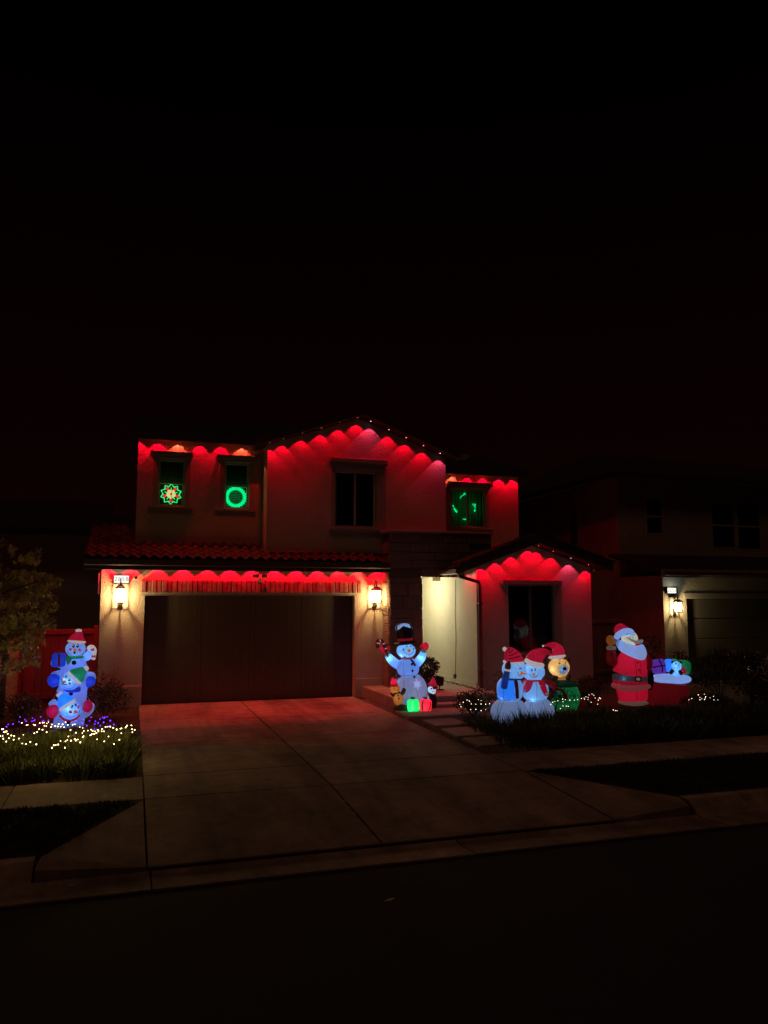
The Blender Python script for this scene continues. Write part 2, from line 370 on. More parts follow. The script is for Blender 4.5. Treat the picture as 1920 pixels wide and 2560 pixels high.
def window(parent, r, y, split='v', back='curtain', frame=VINYL, depth=.14, fw=.045):
    """frame in its recess > pane, blind"""
    x0, x1, z0, z1 = r; f = MB(); ya, yb = y + depth - .09, y + depth - .03
    f.box(x0, x0 + fw, ya, yb, z0, z1, b=.005); f.box(x1 - fw, x1, ya, yb, z0, z1, b=.005)
    f.box(x0 + fw, x1 - fw, ya + .002, yb, z0, z0 + fw, b=.005); f.box(x0 + fw, x1 - fw, ya + .002, yb, z1 - fw, z1, b=.005)
    xm, zm = (x0 + x1) / 2, z0 + (z1 - z0) * .5
    if split == 'v': f.box(xm - fw * .6, xm + fw * .6, ya - .004, yb, z0 + fw, z1 - fw, b=.005)
    else: f.box(x0 + fw, x1 - fw, ya - .004, yb, zm - fw * .6, zm + fw * .6, b=.005)
    w = obj('window', f, frame, parent)
    p = MB(); yp = yb - .02; p.quad((x0 + fw, yp, z0 + fw), (x1 - fw, yp, z0 + fw), (x1 - fw, yp, z1 - fw), (x0 + fw, yp, z1 - fw)); obj('pane', p, GLASS, w)
    k = MB(); ys = y + depth + .16
    k.quad((x0 - .1, ys + .05, z0 - .1), (x1 + .1, ys + .05, z0 - .1), (x1 + .1, ys + .05, z1 + .1), (x0 - .1, ys + .05, z1 + .1))
    for q in (((x0 - .02, z0 - .02), (x0 - .02, z1 + .02)), ((x1 + .02, z0 - .02), (x1 + .02, z1 + .02))):
        (a, c), (b, d) = q; k.quad((a, y + depth - .01, c), (b, y + depth - .01, d), (b, ys + .06, d), (a, ys + .06, c))
    obj('backing', k, DARKROOM, w)
    if back in ('blind', 'blind_top', 'blind_right'):
        b = MB(); za = z0 if back != 'blind_top' else zm + .02; xa = x0 if back != 'blind_right' else xm; z = za
        while z < z1:
            b.prism([(xa, ys - .025, z + .006), (xa, ys + .02, z + .03), (xa, ys + .02, z + .033), (xa, ys - .025, z + .009)], (x1 - xa, 0, 0)); z += .042
        obj('blind', b, BLIND, w)
    elif back == 'curtain':
        b = MB(); n = 60
        for i in range(n):
            a0, a1 = i / n, (i + 1) / n; g = lambda t: ys + .018 * math.sin(t * 62) + .01 * math.sin(t * 23 + 1)
            b.quad((x0 + (x1 - x0) * a0, g(a0), z0), (x0 + (x1 - x0) * a1, g(a1), z0), (x0 + (x1 - x0) * a1, g(a1), z1), (x0 + (x1 - x0) * a0, g(a0), z1))
        obj('curtain', b, CURTAIN, w, True)
    return w
def trim_set(parent, r, y, lintel, sill, sides=.12, proj=.12, m_=TRIM, lw=None):
    """lintel = (x0,x1,z0,z1), sill = same; sides proud strips each side of r"""
    a = MB(); x0, x1, z0, z1 = lintel
    a.box(x0, x1, y - proj, y + .01, z0 + (z1 - z0) * .35, z1, b=.008); a.box(x0 + .05, x1 - .05, y - proj * .6, y + .01, z0, z0 + (z1 - z0) * .35 - .002, b=.006)
    obj('window_lintel', a, m_, parent)
    x0, x1, z0, z1 = sill; a = MB(); a.box(x0, x1, y - .06, y + .01, z0, z1, b=.008); obj('window_sill', a, m_, parent)
    if sides:
        for s in (0, 1):
            a = MB(); xa, xb = (r[0] - sides, r[0] - .003) if s == 0 else (r[1] + .003, r[1] + sides)
            a.box(xa, xb, y - .03, y + .01, sill[3] + .002, lintel[2] - .002, b=.006); obj('window_trim', a, m_, parent)

# --- garage front
DX0, DX1, DZ = .28, 5.17, 2.43
m = wall_grid(MB(), -.65, 5.95, -.05, 3.2, G, [(DX0, DX1, -.05, DZ)], .22)
m.quad((-.65, G, -.05), (-.65, G, 3.2), (-.65, 27, 3.2), (-.65, 27, -.05)); obj('wall', m, STUCCO, house)
m = MB(); m.box(-.68, DX0 - .002, G - .035, G + .002, -.05, .42, b=.006); obj('wall_base', m, STUCCO, house)
m = MB(); m.box(DX1 + .002, 5.84, G - .035, G + .002, -.05, .42, b=.006); obj('wall_base', m, STUCCO, house)
door = obj('garage_door', MB().box(DX0, DX1, G + .2, G + .22, -.02, DZ), DOORM, house)
ph = DZ / 4; pw = (DX1 - DX0) / 4
for j in range(4):
    for i in range(4):
        n = 6; bw = (pw - .10) / n; a = MB()
        for k in range(n):
            xa = DX0 + i * pw + .05 + k * bw; a.box(xa + .002, xa + bw - .002, G + .19, G + .2, j * ph + .05, (j + 1) * ph - .05)
        obj('door_panel', a, DOORM, door)
a = MB()
for j in range(4): a.box(DX0 + .003, DX1 - .003, G + .1875, G + .2, j * ph - .045 + (.045 if j == 0 else 0), j * ph + .045)
for i in range(5):
    xa = DX0 + i * pw; a.box(max(DX0 + .003, xa - .045), min(DX1 - .003, xa + .045), G + .1865, G + .2, .002, DZ - .002)
obj('door_rail', a, DOORM, door)
a = MB(); a.box(DX0 - .06, DX1 + .06, G - .015, G + .21, DZ - .03, DZ - .001); obj('door_head_trim', a, TRIM, house)
# brick soldier course over the door
bx0, bx1 = .19, 5.32; nb = 46; bw = (bx1 - bx0) / nb
bm_ = []
for v in range(4):
    q = MB(); rr = random.Random(v); q.box(-bw / 2 + .007, bw / 2 - .007, -.04 - rr.uniform(0, .014), .02, 0, .275 - rr.uniform(0, .012), b=.012)
    q.v = [(x + rr.uniform(-.003, .003), y, z + rr.uniform(-.003, .003)) for x, y, z in q.v]; bm_.append(mesh('brick', q, BRICK))
for i in range(nb):
    obj('brick', bm_[random.randrange(4)], BRICK, house, at=Vector((bx0 + (i + .5) * bw, G - .012 - random.uniform(0, .012), 2.47)))
a = MB(); a.box(bx0, bx1, G - .02, G + .01, 2.472, 2.742); obj('brick_mortar', a, MORTAR, house)
# --- upper walls
ULr = (0.03, 3.02)
w1 = rect(396, 1148, 462, 1265, UL); w2 = rect(562, 1157, 622, 1272, UL)
m = wall_grid(MB(), ULr[0], ULr[1], 3.2, 6.25, UL, [w1, w2])
m.quad((ULr[0], UL, 3.2), (ULr[0], UL, 6.3), (ULr[0], 27, 6.3), (ULr[0], 27, 3.2)); obj('wall', m, STUCCO_UP, house)
window(house, w1, UL, 'h', 'blind_top'); window(house, w2, UL, 'h', 'blind')
for r, L in ((w1, (376, 483)), (w2, (544, 641))):
    la, lb = onY(L[0], 1135, UL - .1).x, onY(L[1], 1135, UL - .1).x
    trim_set(house, r, UL, (la, lb, r[3] + .01, r[3] + .17), (la - .02, lb + .02, r[2] - .07, r[2] - .01), sides=.13, proj=.14)
# centre gable
CX0, CX1 = 2.99, 7.6
cw = rect(838, 1178, 940, 1318, CG)
m = wall_grid(MB(), CX0, CX1, 3.0, 5.9, CG, [cw], .16)
ra = onY(910, 1037, CG - .42); rl = onY(650, 1110, CG - .42); rr_ = onY(1150, 1148, CG - .42)
sl = (ra.z - rl.z) / (ra.x - rl.x); sr = (ra.z - rr_.z) / (rr_.x - ra.x)
slope_c = (sl + sr) / 2
def zc(x): return ra.z - (sl if x < ra.x else sr) * abs(x - ra.x)
m.add([(CX0, CG, 5.9), (CX1, CG, 5.9), (CX1, CG, zc(CX1) + .01), (ra.x, CG, ra.z + .01), (CX0, CG, zc(CX0) + .01)], [(0, 1, 2, 3, 4)])
m.quad((CX0, CG, 3.0), (CX0, CG, zc(CX0)), (CX0, UL + 4, zc(CX0)), (CX0, UL + 4, 3.0)); m.quad((CX1, CG, 3.0), (CX1, UL + 4, 3.0), (CX1, UL + 4, zc(CX1)), (CX1, CG, zc(CX1)))
obj('wall', m, STUCCO_UP, house)
window(house, cw, CG, 'v', 'curtain', depth=.16)
la, lb = onY(826, 1150, CG - .1).x, onY(970, 1150, CG - .1).x; zt = onY(900, 1147, CG - .1).z; zb = onY(900, 1158, CG - .1).z
a = MB(); a.box(la, lb, CG - .12, CG + .01, zb, zt, b=.008); a.box(la + .04, lb - .04, CG - .06, CG + .01, cw[3] + .012, zb - .002, b=.006); obj('window_lintel', a, TRIM, house)
a = MB(); a.box(cw[1] + .003, cw[1] + .25, CG - .03, CG + .01, cw[2] - .02, cw[3] + .01, b=.006); obj('window_trim', a, TRIM, house)
a = MB(); a.box(cw[0] - .12, cw[0] - .003, CG - .03, CG + .01, cw[2] - .02, cw[3] + .01, b=.006); obj('window_trim', a, TRIM, house)
a = MB(); a.box(la, lb, CG - .07, CG + .01, cw[2] - .10, cw[2] - .022, b=.008); obj('window_sill', a, TRIM, house)
# right upper
rw = rect(1127, 1222, 1214, 1318, UR); RX1 = onY(1296, 1270, UR).x
m = wall_grid(MB(), CX1, RX1, 2.8, 5.95, UR, [rw]); m.quad((RX1, UR, 2.8), (RX1, 27, 2.8), (RX1, 27, 5.95), (RX1, UR, 5.95)); obj('wall', m, STUCCO_UP, house)
wr = window(house, rw, UR, 'v', 'curtain')
trim_set(house, rw, UR, (rw[0] - .08, onY(1231, 1215, UR - .1).x, rw[3] + .01, rw[3] + .17), (rw[0] - .12, rw[1] + .2, rw[2] - .08, rw[2] - .01), sides=.1, proj=.14)
# stucco corner edge strip downspout of upper left wall
# --- roofs
def tile_mesh():
    q = MB(); n = 10; w = .232; L = .41; t = .014
    for k, yy in ((0, 0), (1, L)):
        for s in (0, 1):
            for i in range(n + 1):
                a = i / n; z = .034 * math.sin(a * 2 * math.pi) + .0; q.v.append((w * (a - .5) * 1.05, yy, z + (t if s else 0) + (.02 if k == 0 else 0)))
    o = n + 1
    for i in range(n):
        q.f += [(o + i, o + i + 1, 3 * o + i + 1, 3 * o + i), (i, i + 1, o + i + 1, o + i), (i, 2 * o + i, 2 * o + i + 1, i + 1)]
    return mesh('roof_tile', q, TILE, False)
TM = tile_mesh()
def tile_at(parent, x, y, z, ang, yaw=0, sc_=1):
    M = Matrix.Translation((x, y, z)) @ Matrix.Rotation(yaw, 4, 'Z') @ Matrix.Rotation(ang, 4, 'X') @ Matrix.Diagonal((sc_, sc_, 1, 1))
    o = obj('roof_tile', TM, TILE, parent, at=M); return o
SG = .34; angG = math.atan(SG); FY = G - .46; FZ = 3.22
m = MB(); xa, xb = -1.0, 5.88
def zg(y): return FZ + SG * (y - FY)
m.prism([(xa, FY, FZ - .03), (xb, FY, FZ - .03), (xb, CG, zg(CG) - .03), (xa, CG, zg(CG) - .03)], (0, 0, -.05))
m.prism([(xa, CG + .001, zg(CG) - .03), (ULr[1] - .03, CG + .001, zg(CG) - .03), (ULr[1] - .03, UL, zg(UL) - .03), (xa, UL, zg(UL) - .03)], (0, 0, -.05))
m.prism([(xa, UL + .001, zg(UL) - .03), (.03, UL + .001, zg(UL) - .03), (.03, 21.3, zg(21.3) - .03), (xa, 21.3, zg(21.3) - .03)], (0, 0, -.05))
groof = obj('roof', m, FASCIA, house)
k = 0
while True:
    y = FY - .04 + .335 * k
    if y > 21.2: break
    x = xa + .12; rnd = random.Random(k)
    xe = 5.8 if y < CG - .05 else (2.95 if y < UL - .06 else -.06)
    while x < xe:
        tile_at(groof, x, y, zg(y) + .012 + rnd.uniform(-.004, .004), angG + rnd.uniform(-.01, .01)); x += .2325
    k += 1
a = MB(); a.box(xa, xb, FY - .045, FY - .005, 2.955, 3.20, b=.006); obj('fascia', a, FASCIA, house)
a = MB(); a.prism([(xa, FY - .05, 3.17), (xa, FY - .16, 3.17), (xa, FY - .15, 3.06), (xa, FY - .11, 3.04), (xa, FY - .05, 3.04)], (xb - xa, 0, 0)); obj('gutter', a, FASCIA, house)
a = MB(); a.box(xa, xb, FY, G - .001, 3.135, 3.15); obj('soffit', a, TRIM, house)
a = MB(); a.box(-.02, 3.0, UL - .05, UL + .005, 3.50, 3.56, b=.006); a.box(CX0 + .02, 5.85, CG - .05, CG + .005, 3.395, 3.45, b=.006); obj('flashing', a, GUTTER, house)
# main upper roofs
def gable_roof(parent, xc, zc_, sL, sR, xl, xr, y0, y1, t=.16, name='roof', rake=True, mm=ROOFD, fas=FASCIA):
    m = MB()
    for s, xe in ((sL, xl), (sR, xr)):
        ze = zc_ - s * abs(xe - xc)
        P = [(xc, y0, zc_ + .005), (xe, y0, ze + .005), (xe, y0, ze + t), (xc, y0, zc_ + t)]
        if xe < xc: P = P[::-1]
        m.prism(P, (0, y1 - y0, 0))
    return obj(name, m, mm, parent)
croof = gable_roof(house, ra.x, ra.z + .02, sl, sr, rl.x, rr_.x, CG - .42, 26, .14)
for xe, s in ((rl.x, sl), (rr_.x, sr)):
    a = MB(); P = [(ra.x, CG - .455, ra.z + .0), (xe, CG - .455, ra.z - s * abs(xe - ra.x)), (xe, CG - .455, ra.z - s * abs(xe - ra.x) + .165), (ra.x, CG - .455, ra.z + .17)]
    a.prism(P if xe > ra.x else P[::-1], (0, .03, 0)); obj('bargeboard', a, FASCIA, house)
a = MB(); zs_ = 5.96; 
for i in range(3): a.box(7.72 + i * .0, 8.12, CG - .4 + i * .17, CG - .4 + i * .17 + .03, 5.93, 5.96)
a.box(7.62, 8.1, CG - .42, CG + .3, 5.97, 5.985); obj('eave_return', a, TRIM, house)
# upper left eave
zu = onY(347, 1096, UL - .42).z
m = MB(); m.prism([(-.12, UL - .42, zu + .14), (ra.x - .6, UL - .42, zu + .14), (ra.x - .6, 23, zu + .14 + 1.4), (-.12, 23, zu + 1.54)], (0, 0, .05)); obj('roof', m, ROOFD, house)
a = MB(); a.box(-.12, CX0 - .02, UL - .45, UL - .42, zu, zu + .2, b=.005); obj('fascia', a, FASCIA, house)
a = MB(); a.box(-.12, CX0 - .01, UL - .42, UL - .001, zu + .12, zu + .138); obj('soffit', a, TRIM, house); zsU = zu + .12
zv = onY(1180, 1187, UR - .42).z
m = MB(); m.prism([(CX1 + .02, UR - .42, zv + .14), (RX1 + .12, UR - .42, zv + .14), (RX1 + .12, 23, zv + 1.4), (CX1 + .02, 23, zv + 1.4)], (0, 0, .05)); obj('roof', m, ROOFD, house)
a = MB(); a.box(CX1 + .01, RX1 + .12, UR - .45, UR - .42, zv, zv + .2, b=.005); obj('fascia', a, FASCIA, house)
a = MB(); a.box(CX1 + .01, RX1 + .12, UR - .42, UR - .001, zv + .12, zv + .138); obj('soffit', a, TRIM, house); zsV = zv + .12
# --- stone entry
EX0, EX1, EXR, EZ = 5.88, 6.70, 8.6, 3.99
PZ = .24
m = MB(); m.box(EX0 + .04, EX1 - .004, E_ + .035, G + .12, PZ, 2.9); m.box(EX0 + .04, EXR, E_ + .04, CG + .0 - .003, 2.88, EZ - .07)
m.quad((EX1 - .1, 18.33, PZ), (EX1 - .1, 20.5, PZ), (EX1 - .1, 20.5, 2.9), (EX1 - .1, 18.33, 2.9))
obj('entry_core', m, MORTAR, house)
rnd = random.Random(11)
def stones(x0, x1, z0, z1, yf, mode='front', xs=None, wmin=.3, wmax=.62, hmin=.2, hmax=.42):
    z = z0
    while z < z1 - .02:
        h = min(rnd.uniform(hmin, hmax), z1 - z)
        if z1 - z - h < .12: h = z1 - z
        x = x0
        while x < x1 - .02:
            w = min(rnd.uniform(wmin, wmax), x1 - x)
            if x1 - x - w < .14: w = x1 - x
            q = MB(); d = rnd.uniform(.0, .03)
            g = .004
            if mode == 'front': q.box(x + g, x + w - g, yf - d, yf + .045, z + g, z + h - g, b=.012)
            else: q.box(xs - d, xs + .045, x + g, x + w - g, z + g, z + h - g, b=.012)
            q.v = [(a_ + rnd.uniform(-.004, .004), b_ + rnd.uniform(-.004, .004), c_ + rnd.uniform(-.004, .004)) for a_, b_, c_ in q.v]
            obj('stone', q, STONE, house); x += w
        z += h
stones(EX0, EX1 + .02, PZ, 2.84, E_)
stones(E_ + .03, G - .02, PZ, 3.0, 0, 'side', xs=EX0, wmin=.5, wmax=.6)
stones(CG - .55, CG - .02, 3.0, EZ - .3, 0, 'side', xs=EX0, wmin=.5, wmax=.6)
stones(EX0, 8.0, 3.08, EZ - .3, E_, wmin=.35, wmax=.7, hmin=.15, hmax=.25)
sm = []
for v in range(3):
    q = MB(); q.box(-.05, .05, -.035 - v * .006, .03, 0, .215, b=.012); sm.append(mesh('brick', q, STONE))
x = EX0 + .05
while x < EXR: obj('brick', sm[rnd.randrange(3)], STONE, house, at=Vector((x, E_ + .015, EZ - .29))); x += .108
x = EX1 + .07
while x < 7.86: obj('brick', sm[rnd.randrange(3)], STONE, house, at=Vector((x, E_ + .015, 2.855))); x += .108
a = MB(); a.box(EX0 - .06, EXR, E_ - .07, CG - .004, EZ - .065, EZ, b=.012); obj('parapet_cap', a, TRIM, house)
# porch interior
SX = 7.82
m = MB(); m.quad((SX, RG, -.05), (SX, 20.5, -.05), (SX, 20.5, 3.3), (SX, RG, 3.3)); obj('porch_wall', m, PORCH, house)
m = MB(); m.quad((5.9, 20.5, 0), (SX, 20.5, 0), (SX, 20.5, 2.95), (5.9, 20.5, 2.95)); m.quad((5.9, 18.2, 2.92), (SX, 18.2, 2.92), (SX, 20.5, 2.92), (5.9, 20.5, 2.92)); obj('porch_back', m, PORCH, house)
a = MB(); a.box(SX - .025, SX - .002, RG + .02, 20.4, PZ, PZ + .12, b=.004); obj('wall_base', a, PORCH, house)
# porch steps
steps = thing('porch_steps', None, None, (6.7, 15.8, 0)); steps['kind'] = 'structure'
obj('step', MB().box(5.95, 8.1, 15.38, 15.80, -.1, .12, b=.012), CONC2, steps)
obj('slab', MB().box(5.35, SX - .004, 15.78, 20.4, -.1, PZ, b=.012), CONC2, steps)
# --- right gable room
RX = onY(1480, 1560, RG).x; gw = rect(1272, 1462, 1390, 1632, RG)
ga = onY(1345, 1358, RG - .43); gl = onY(1172, 1424, RG - .43); gr = onY(1529, 1428, RG - .43)
gsl = (ga.z - gl.z) / (ga.x - gl.x); gsr = (ga.z - gr.z) / (gr.x - ga.x)
glx = 7.22; 
def zr(x): return ga.z - (gsl if x < ga.x else gsr) * abs(x - ga.x)
m = wall_grid(MB(), SX, RX, -.05, 2.8, RG, [gw], .18)
m.add([(SX, RG, 2.8), (RX, RG, 2.8), (RX, RG, zr(RX)), (ga.x, RG, ga.z), (SX, RG, zr(SX))], [(0, 1, 2, 3, 4)])
m.quad((RX, RG, -.05), (RX, 26, -.05), (RX, 26, zr(RX)), (RX, RG, zr(RX))); obj('wall', m, STUCCO, house)
m = MB(); m.box(SX + .0, RX + .02, RG - .03, RG + .001, -.05, .34, b=.006); obj('wall_base', m, STUCCO, house)
window(house, gw, RG, 'v', 'blind_right', depth=.18, frame=mat('dark_frame', (.16, .13, .11), .5))
la, lb = onY(1256, 1455, RG - .1).x, onY(1405, 1455, RG - .1).x
a = MB(); a.box(la, lb, RG - .12, RG + .01, onY(1330, 1462, RG - .1).z, onY(1330, 1450, RG - .1).z, b=.008); obj('window_lintel', a, TRIM, house)
a = MB(); a.box(gw[1] + .003, gw[1] + .16, RG - .03, RG + .01, gw[2], gw[3] + .04, b=.006); obj('window_trim', a, TRIM, house)
a = MB(); a.box(gw[0] - .08, gw[1] + .18, RG - .07, RG + .01, gw[2] - .09, gw[2] - .012, b=.008); obj('window_sill', a, TRIM, house)
rroof = gable_roof(house, ga.x, ga.z + .02, gsl, gsr, glx, gr.x, RG - .43, 19.15, .12)
T_ = .235
for xe, s in ((glx, gsl), (gr.x + .03, gsr)):
    a = MB(); ze = ga.z - s * abs(xe - ga.x)
    P = [(ga.x, RG - .47, ga.z), (xe, RG - .47, ze), (xe, RG - .47, ze + T_), (ga.x, RG - .47, ga.z + T_)]
    a.prism(P if xe > ga.x else P[::-1], (0, .035, 0)); obj('bargeboard', a, FASCIA, house)
    # tile courses seen edge-on along the slope
    L = abs(xe - ga.x); n = int(L / .30); sg = 1 if xe > ga.x else -1
    for r_ in range(2):
        for i in range(n):
            xx = ga.x + sg * (.06 + (i + 1) * L / n); zz = ga.z - s * abs(xx - ga.x) + T_ - .05
            M = Matrix.Translation((xx, RG - .40 + r_ * .235, zz + .03)) @ Matrix.Rotation(math.radians(90) * sg, 4, 'Z') @ Matrix.Rotation(math.atan(s), 4, 'X')
            obj('roof_tile', TM, TILE, rroof, at=M)
a = MB(); 
a.prism([(glx, RG - .45, 2.93 + .0), (glx - .12, RG - .45, 2.95), (glx - .12, RG - .45, 3.05), (glx, RG - .45, 3.05)], (0, 1.1, 0)); 
gz = zr(glx); a.v = [(x, y, z - 3.05 + gz + .09) for x, y, z in a.v]
obj('gutter', a, GUTTER, house)
a = MB(); p0 = Vector((glx + .02, RG - .3, gz + .0)); p1 = Vector((glx + .05, RG - .3, gz - .08)); p2 = onY(1186, 1458, RG - .10); p3 = onY(1203, 1728, RG - .09); p2.x = p3.x = SX + .06; p2.y = p3.y = RG - .07
a.tube([p0, p1, p2 + Vector((-.03, 0, .03)), p2 + Vector((0, 0, -.08)), Vector((p3.x, p3.y, .2)), Vector((p3.x, p3.y - .12, .08))], .042, 10); obj('downspout', a, SPOUT, house, True)
a = MB()
for zz in (2.2, .6): a.box(p2.x - .055, p2.x + .055, p2.y - .05, p2.y + .07, zz, zz + .04)
obj('downspout_strap', a, SPOUT, house)
# pier cap strip by upper left wall: corner downspout on the left block
a = MB(); a.box(-.72, -.66, G + .05, G + .30, 2.42, 2.9, b=.01); obj('meter_box', a, WHITEP, house)
# cable and socket on the porch wall
def on_side(x, y): return onX(x, y, SX)
a = MB(); P = [on_side(1140, 1450), on_side(1139, 1530), on_side(1141, 1600), on_side(1139, 1682), on_side(1137, 1712)]
a.tube([Vector((SX - .012, p.y, p.z)) for p in P], .006, 5); obj('cable', a, SPOUT, house)
p = on_side(1139, 1691); a = MB(); a.box(SX - .04, SX - .001, p.y - .06, p.y + .06, p.z - .06, p.z + .06, b=.01); obj('socket_box', a, BLACKM, house)

# ================================================================== LIGHTS ON THE EAVES
RED = (1, .0, .018); PINK = (1, .05, .16); ORNG = (1, .10, .045)
lens = {n: emit('lens_' + n, c, 9) for n, c in (('red', (1, .25, .2)), ('pink', (1, .6, .7)), ('orange', (1, .45, .3)))}
fx = MB(); fx.tube([(0, 0, .004), (0, 0, -.0075)], .020, 12, cap=False); fx.tube([(0, 0, -.0075), (0, 0, .004)], .0235, 12, cap=False); FXM = mesh('housing', fx, mat('light_housing', (.5, .47, .42), .5))
lx = {k: mesh('lens', MB().ball((0, 0, -.001), (.014, .014, .003), 10, 4), m_) for k, m_ in lens.items()}
PW = 29
ORD = ['leftmost', 'second', 'third', 'fourth', 'fifth', 'sixth', 'seventh', 'eighth', 'ninth', 'tenth', 'eleventh', 'twelfth', 'thirteenth']
cnt = {}
def eave_light(x, y, z, kind, label, power=PW, ang=87, tilt=0):
    run = [w_ for w_ in ('gate side', 'side yard', 'garage', 'upper eave over', 'upper left', 'high central', 'high gable', 'upper right', 'low gable', 'downspout', 'side yard', 'gate side') if w_ in label][0]
    run = {'upper eave over': 'ul', 'upper left': 'ul', 'high central': 'c', 'high gable': 'c'}.get(run, run); n_ = cnt.get(run, 0); cnt[run] = n_ + 1
    if run in ('garage', 'ul', 'c', 'upper right', 'low gable') and 'peak' not in label and 'foot' not in label and 'nearest' not in label: label += ', ' + (ORD[n_] + ' from the left' if n_ else 'leftmost of its row')
    elif run in ('downspout', 'side yard', 'gate side'): label += ('', ', second one back', ', third one back', ', fourth one back', ', fifth one back', ', sixth one back')[n_]
    t = thing('eave_light', label, 'eave light', (x, y, z), group='red lights along the eaves')
    TM_ = Matrix.Translation((x, y, z)) @ Matrix.Rotation(tilt, 4, 'Y'); obj('housing', FXM, None, t, at=TM_); obj('lens', lx[kind], None, t, at=TM_)
    c = {'red': RED, 'pink': PINK, 'orange': ORNG}[kind]
    lamp('SPOT', (x, y, z - .022), power * random.uniform(.85, 1.15) * ({'pink': .6, 'orange': .9}.get(kind, 1)), c, t, r=.012, spot=ang, blend=.045, name='light')
dW = .12
LB = {'g': 'small red downlight under the eave above the garage door', 'u': 'red downlight under the upper eave over the two lit windows',
      'c': 'small red downlight under the high central gable', 'r': 'small red downlight under the upper right eave',
      'b': 'small red downlight under the low gable beside the entry'}
for px in (269, 328, 393, 458, 518, 575, 630, 687, 741, 794, 846, 895, 942):
    eave_light(onY(px, 1428, G).x, G - dW - .02, 3.133, 'red', LB['g'], PW * 1.3, 96)
for px, kd in ((348, 'red'), (396, 'red'), (445, 'orange'), (500, 'red'), (552, 'red'), (605, 'orange'), (652, 'red')):
    eave_light(onY(px, 1100, UL).x, UL - dW, zsU + .01, kd, 'pale red downlight under the upper left eave, its glow turned orange' if kd == 'orange' else LB['u'])
for px, kd in ((672, 'red'), (706, 'red'), (753, 'red'), (800, 'red'), (845, 'red'), (890, 'red'), (923, 'pink'), (968, 'red'), (1011, 'red'), (1054, 'red'), (1095, 'pink')):
    x = onY(px, 1090, CG).x
    eave_light(x, CG - dW - .02, zc(x) + .02, kd, {923: 'pinkish downlight just right of the peak of the high gable', 1095: 'pinkish downlight at the right foot of the high gable'}.get(px, LB['c']), power=PW * .78, tilt=-math.atan(sl) if x < ra.x else math.atan(sr))
for px, kd in ((1130, 'orange'), (1167, 'red'), (1206, 'red'), (1246, 'red'), (1281, 'red')):
    eave_light(onY(px, 1195, UR).x, UR - dW, zsV, kd, 'orange tinted downlight nearest the gable under the upper right eave' if kd == 'orange' else LB['r'])
for px, kd in ((1200, 'red'), (1237, 'red'), (1277, 'red'), (1319, 'red'), (1340, 'red'), (1376, 'red'), (1420, 'pink'), (1463, 'red')):
    x = onY(px, 1400, RG).x
    eave_light(x, RG - dW - .02, zr(x) + .02, kd, 'pinkish white downlight on the right slope of the low gable' if kd == 'pink' else LB['b'], tilt=-math.atan(gsl) if x < ga.x else math.atan(gsr))
for yy in (RG + .12, RG + .5): eave_light(SX - .15, yy, zr(SX - .15) + .02, 'red', 'small red downlight under the low eave over the downspout', PW * .6)

for k in range(3): eave_light(RX + .26, RG + .25 + .62 * k, zr(RX + .26) + .02, 'red', 'red downlight under the right eave facing the side yard', 7, 150)
for k in range(2): eave_light(RX1 + .08, UR + .5 + 1.2 * k, zv + .1, 'red', 'red downlight under the upper right eave facing the side yard', 14, 160)
for k in range(3): eave_light(-.82, G + .5 + .6 * k, 3.14 + .34 * (.9 + .6 * k) - .04, 'red', 'red downlight on the gate side of the garage roof', 50, 120)
# ================================================================== PORCH LAMP
pl = thing('porch_light', 'warm ceiling light inside the entry porch', 'porch light', (6.74, 19.3, 2.92))
obj('base', MB().tube([(6.74, 19.3, 2.92), (6.74, 19.3, 2.89)], .13, 16), BLACKM, pl)
obj('glass', MB().ball((6.74, 19.3, 2.87), (.11, .11, .05), 14, 7), emit('porch_glass', (1, .9, .6), 6), pl)
lamp('POINT', (6.74, 19.3, 2.56), 100, (1, .92, .66), pl, r=.08, name='light')
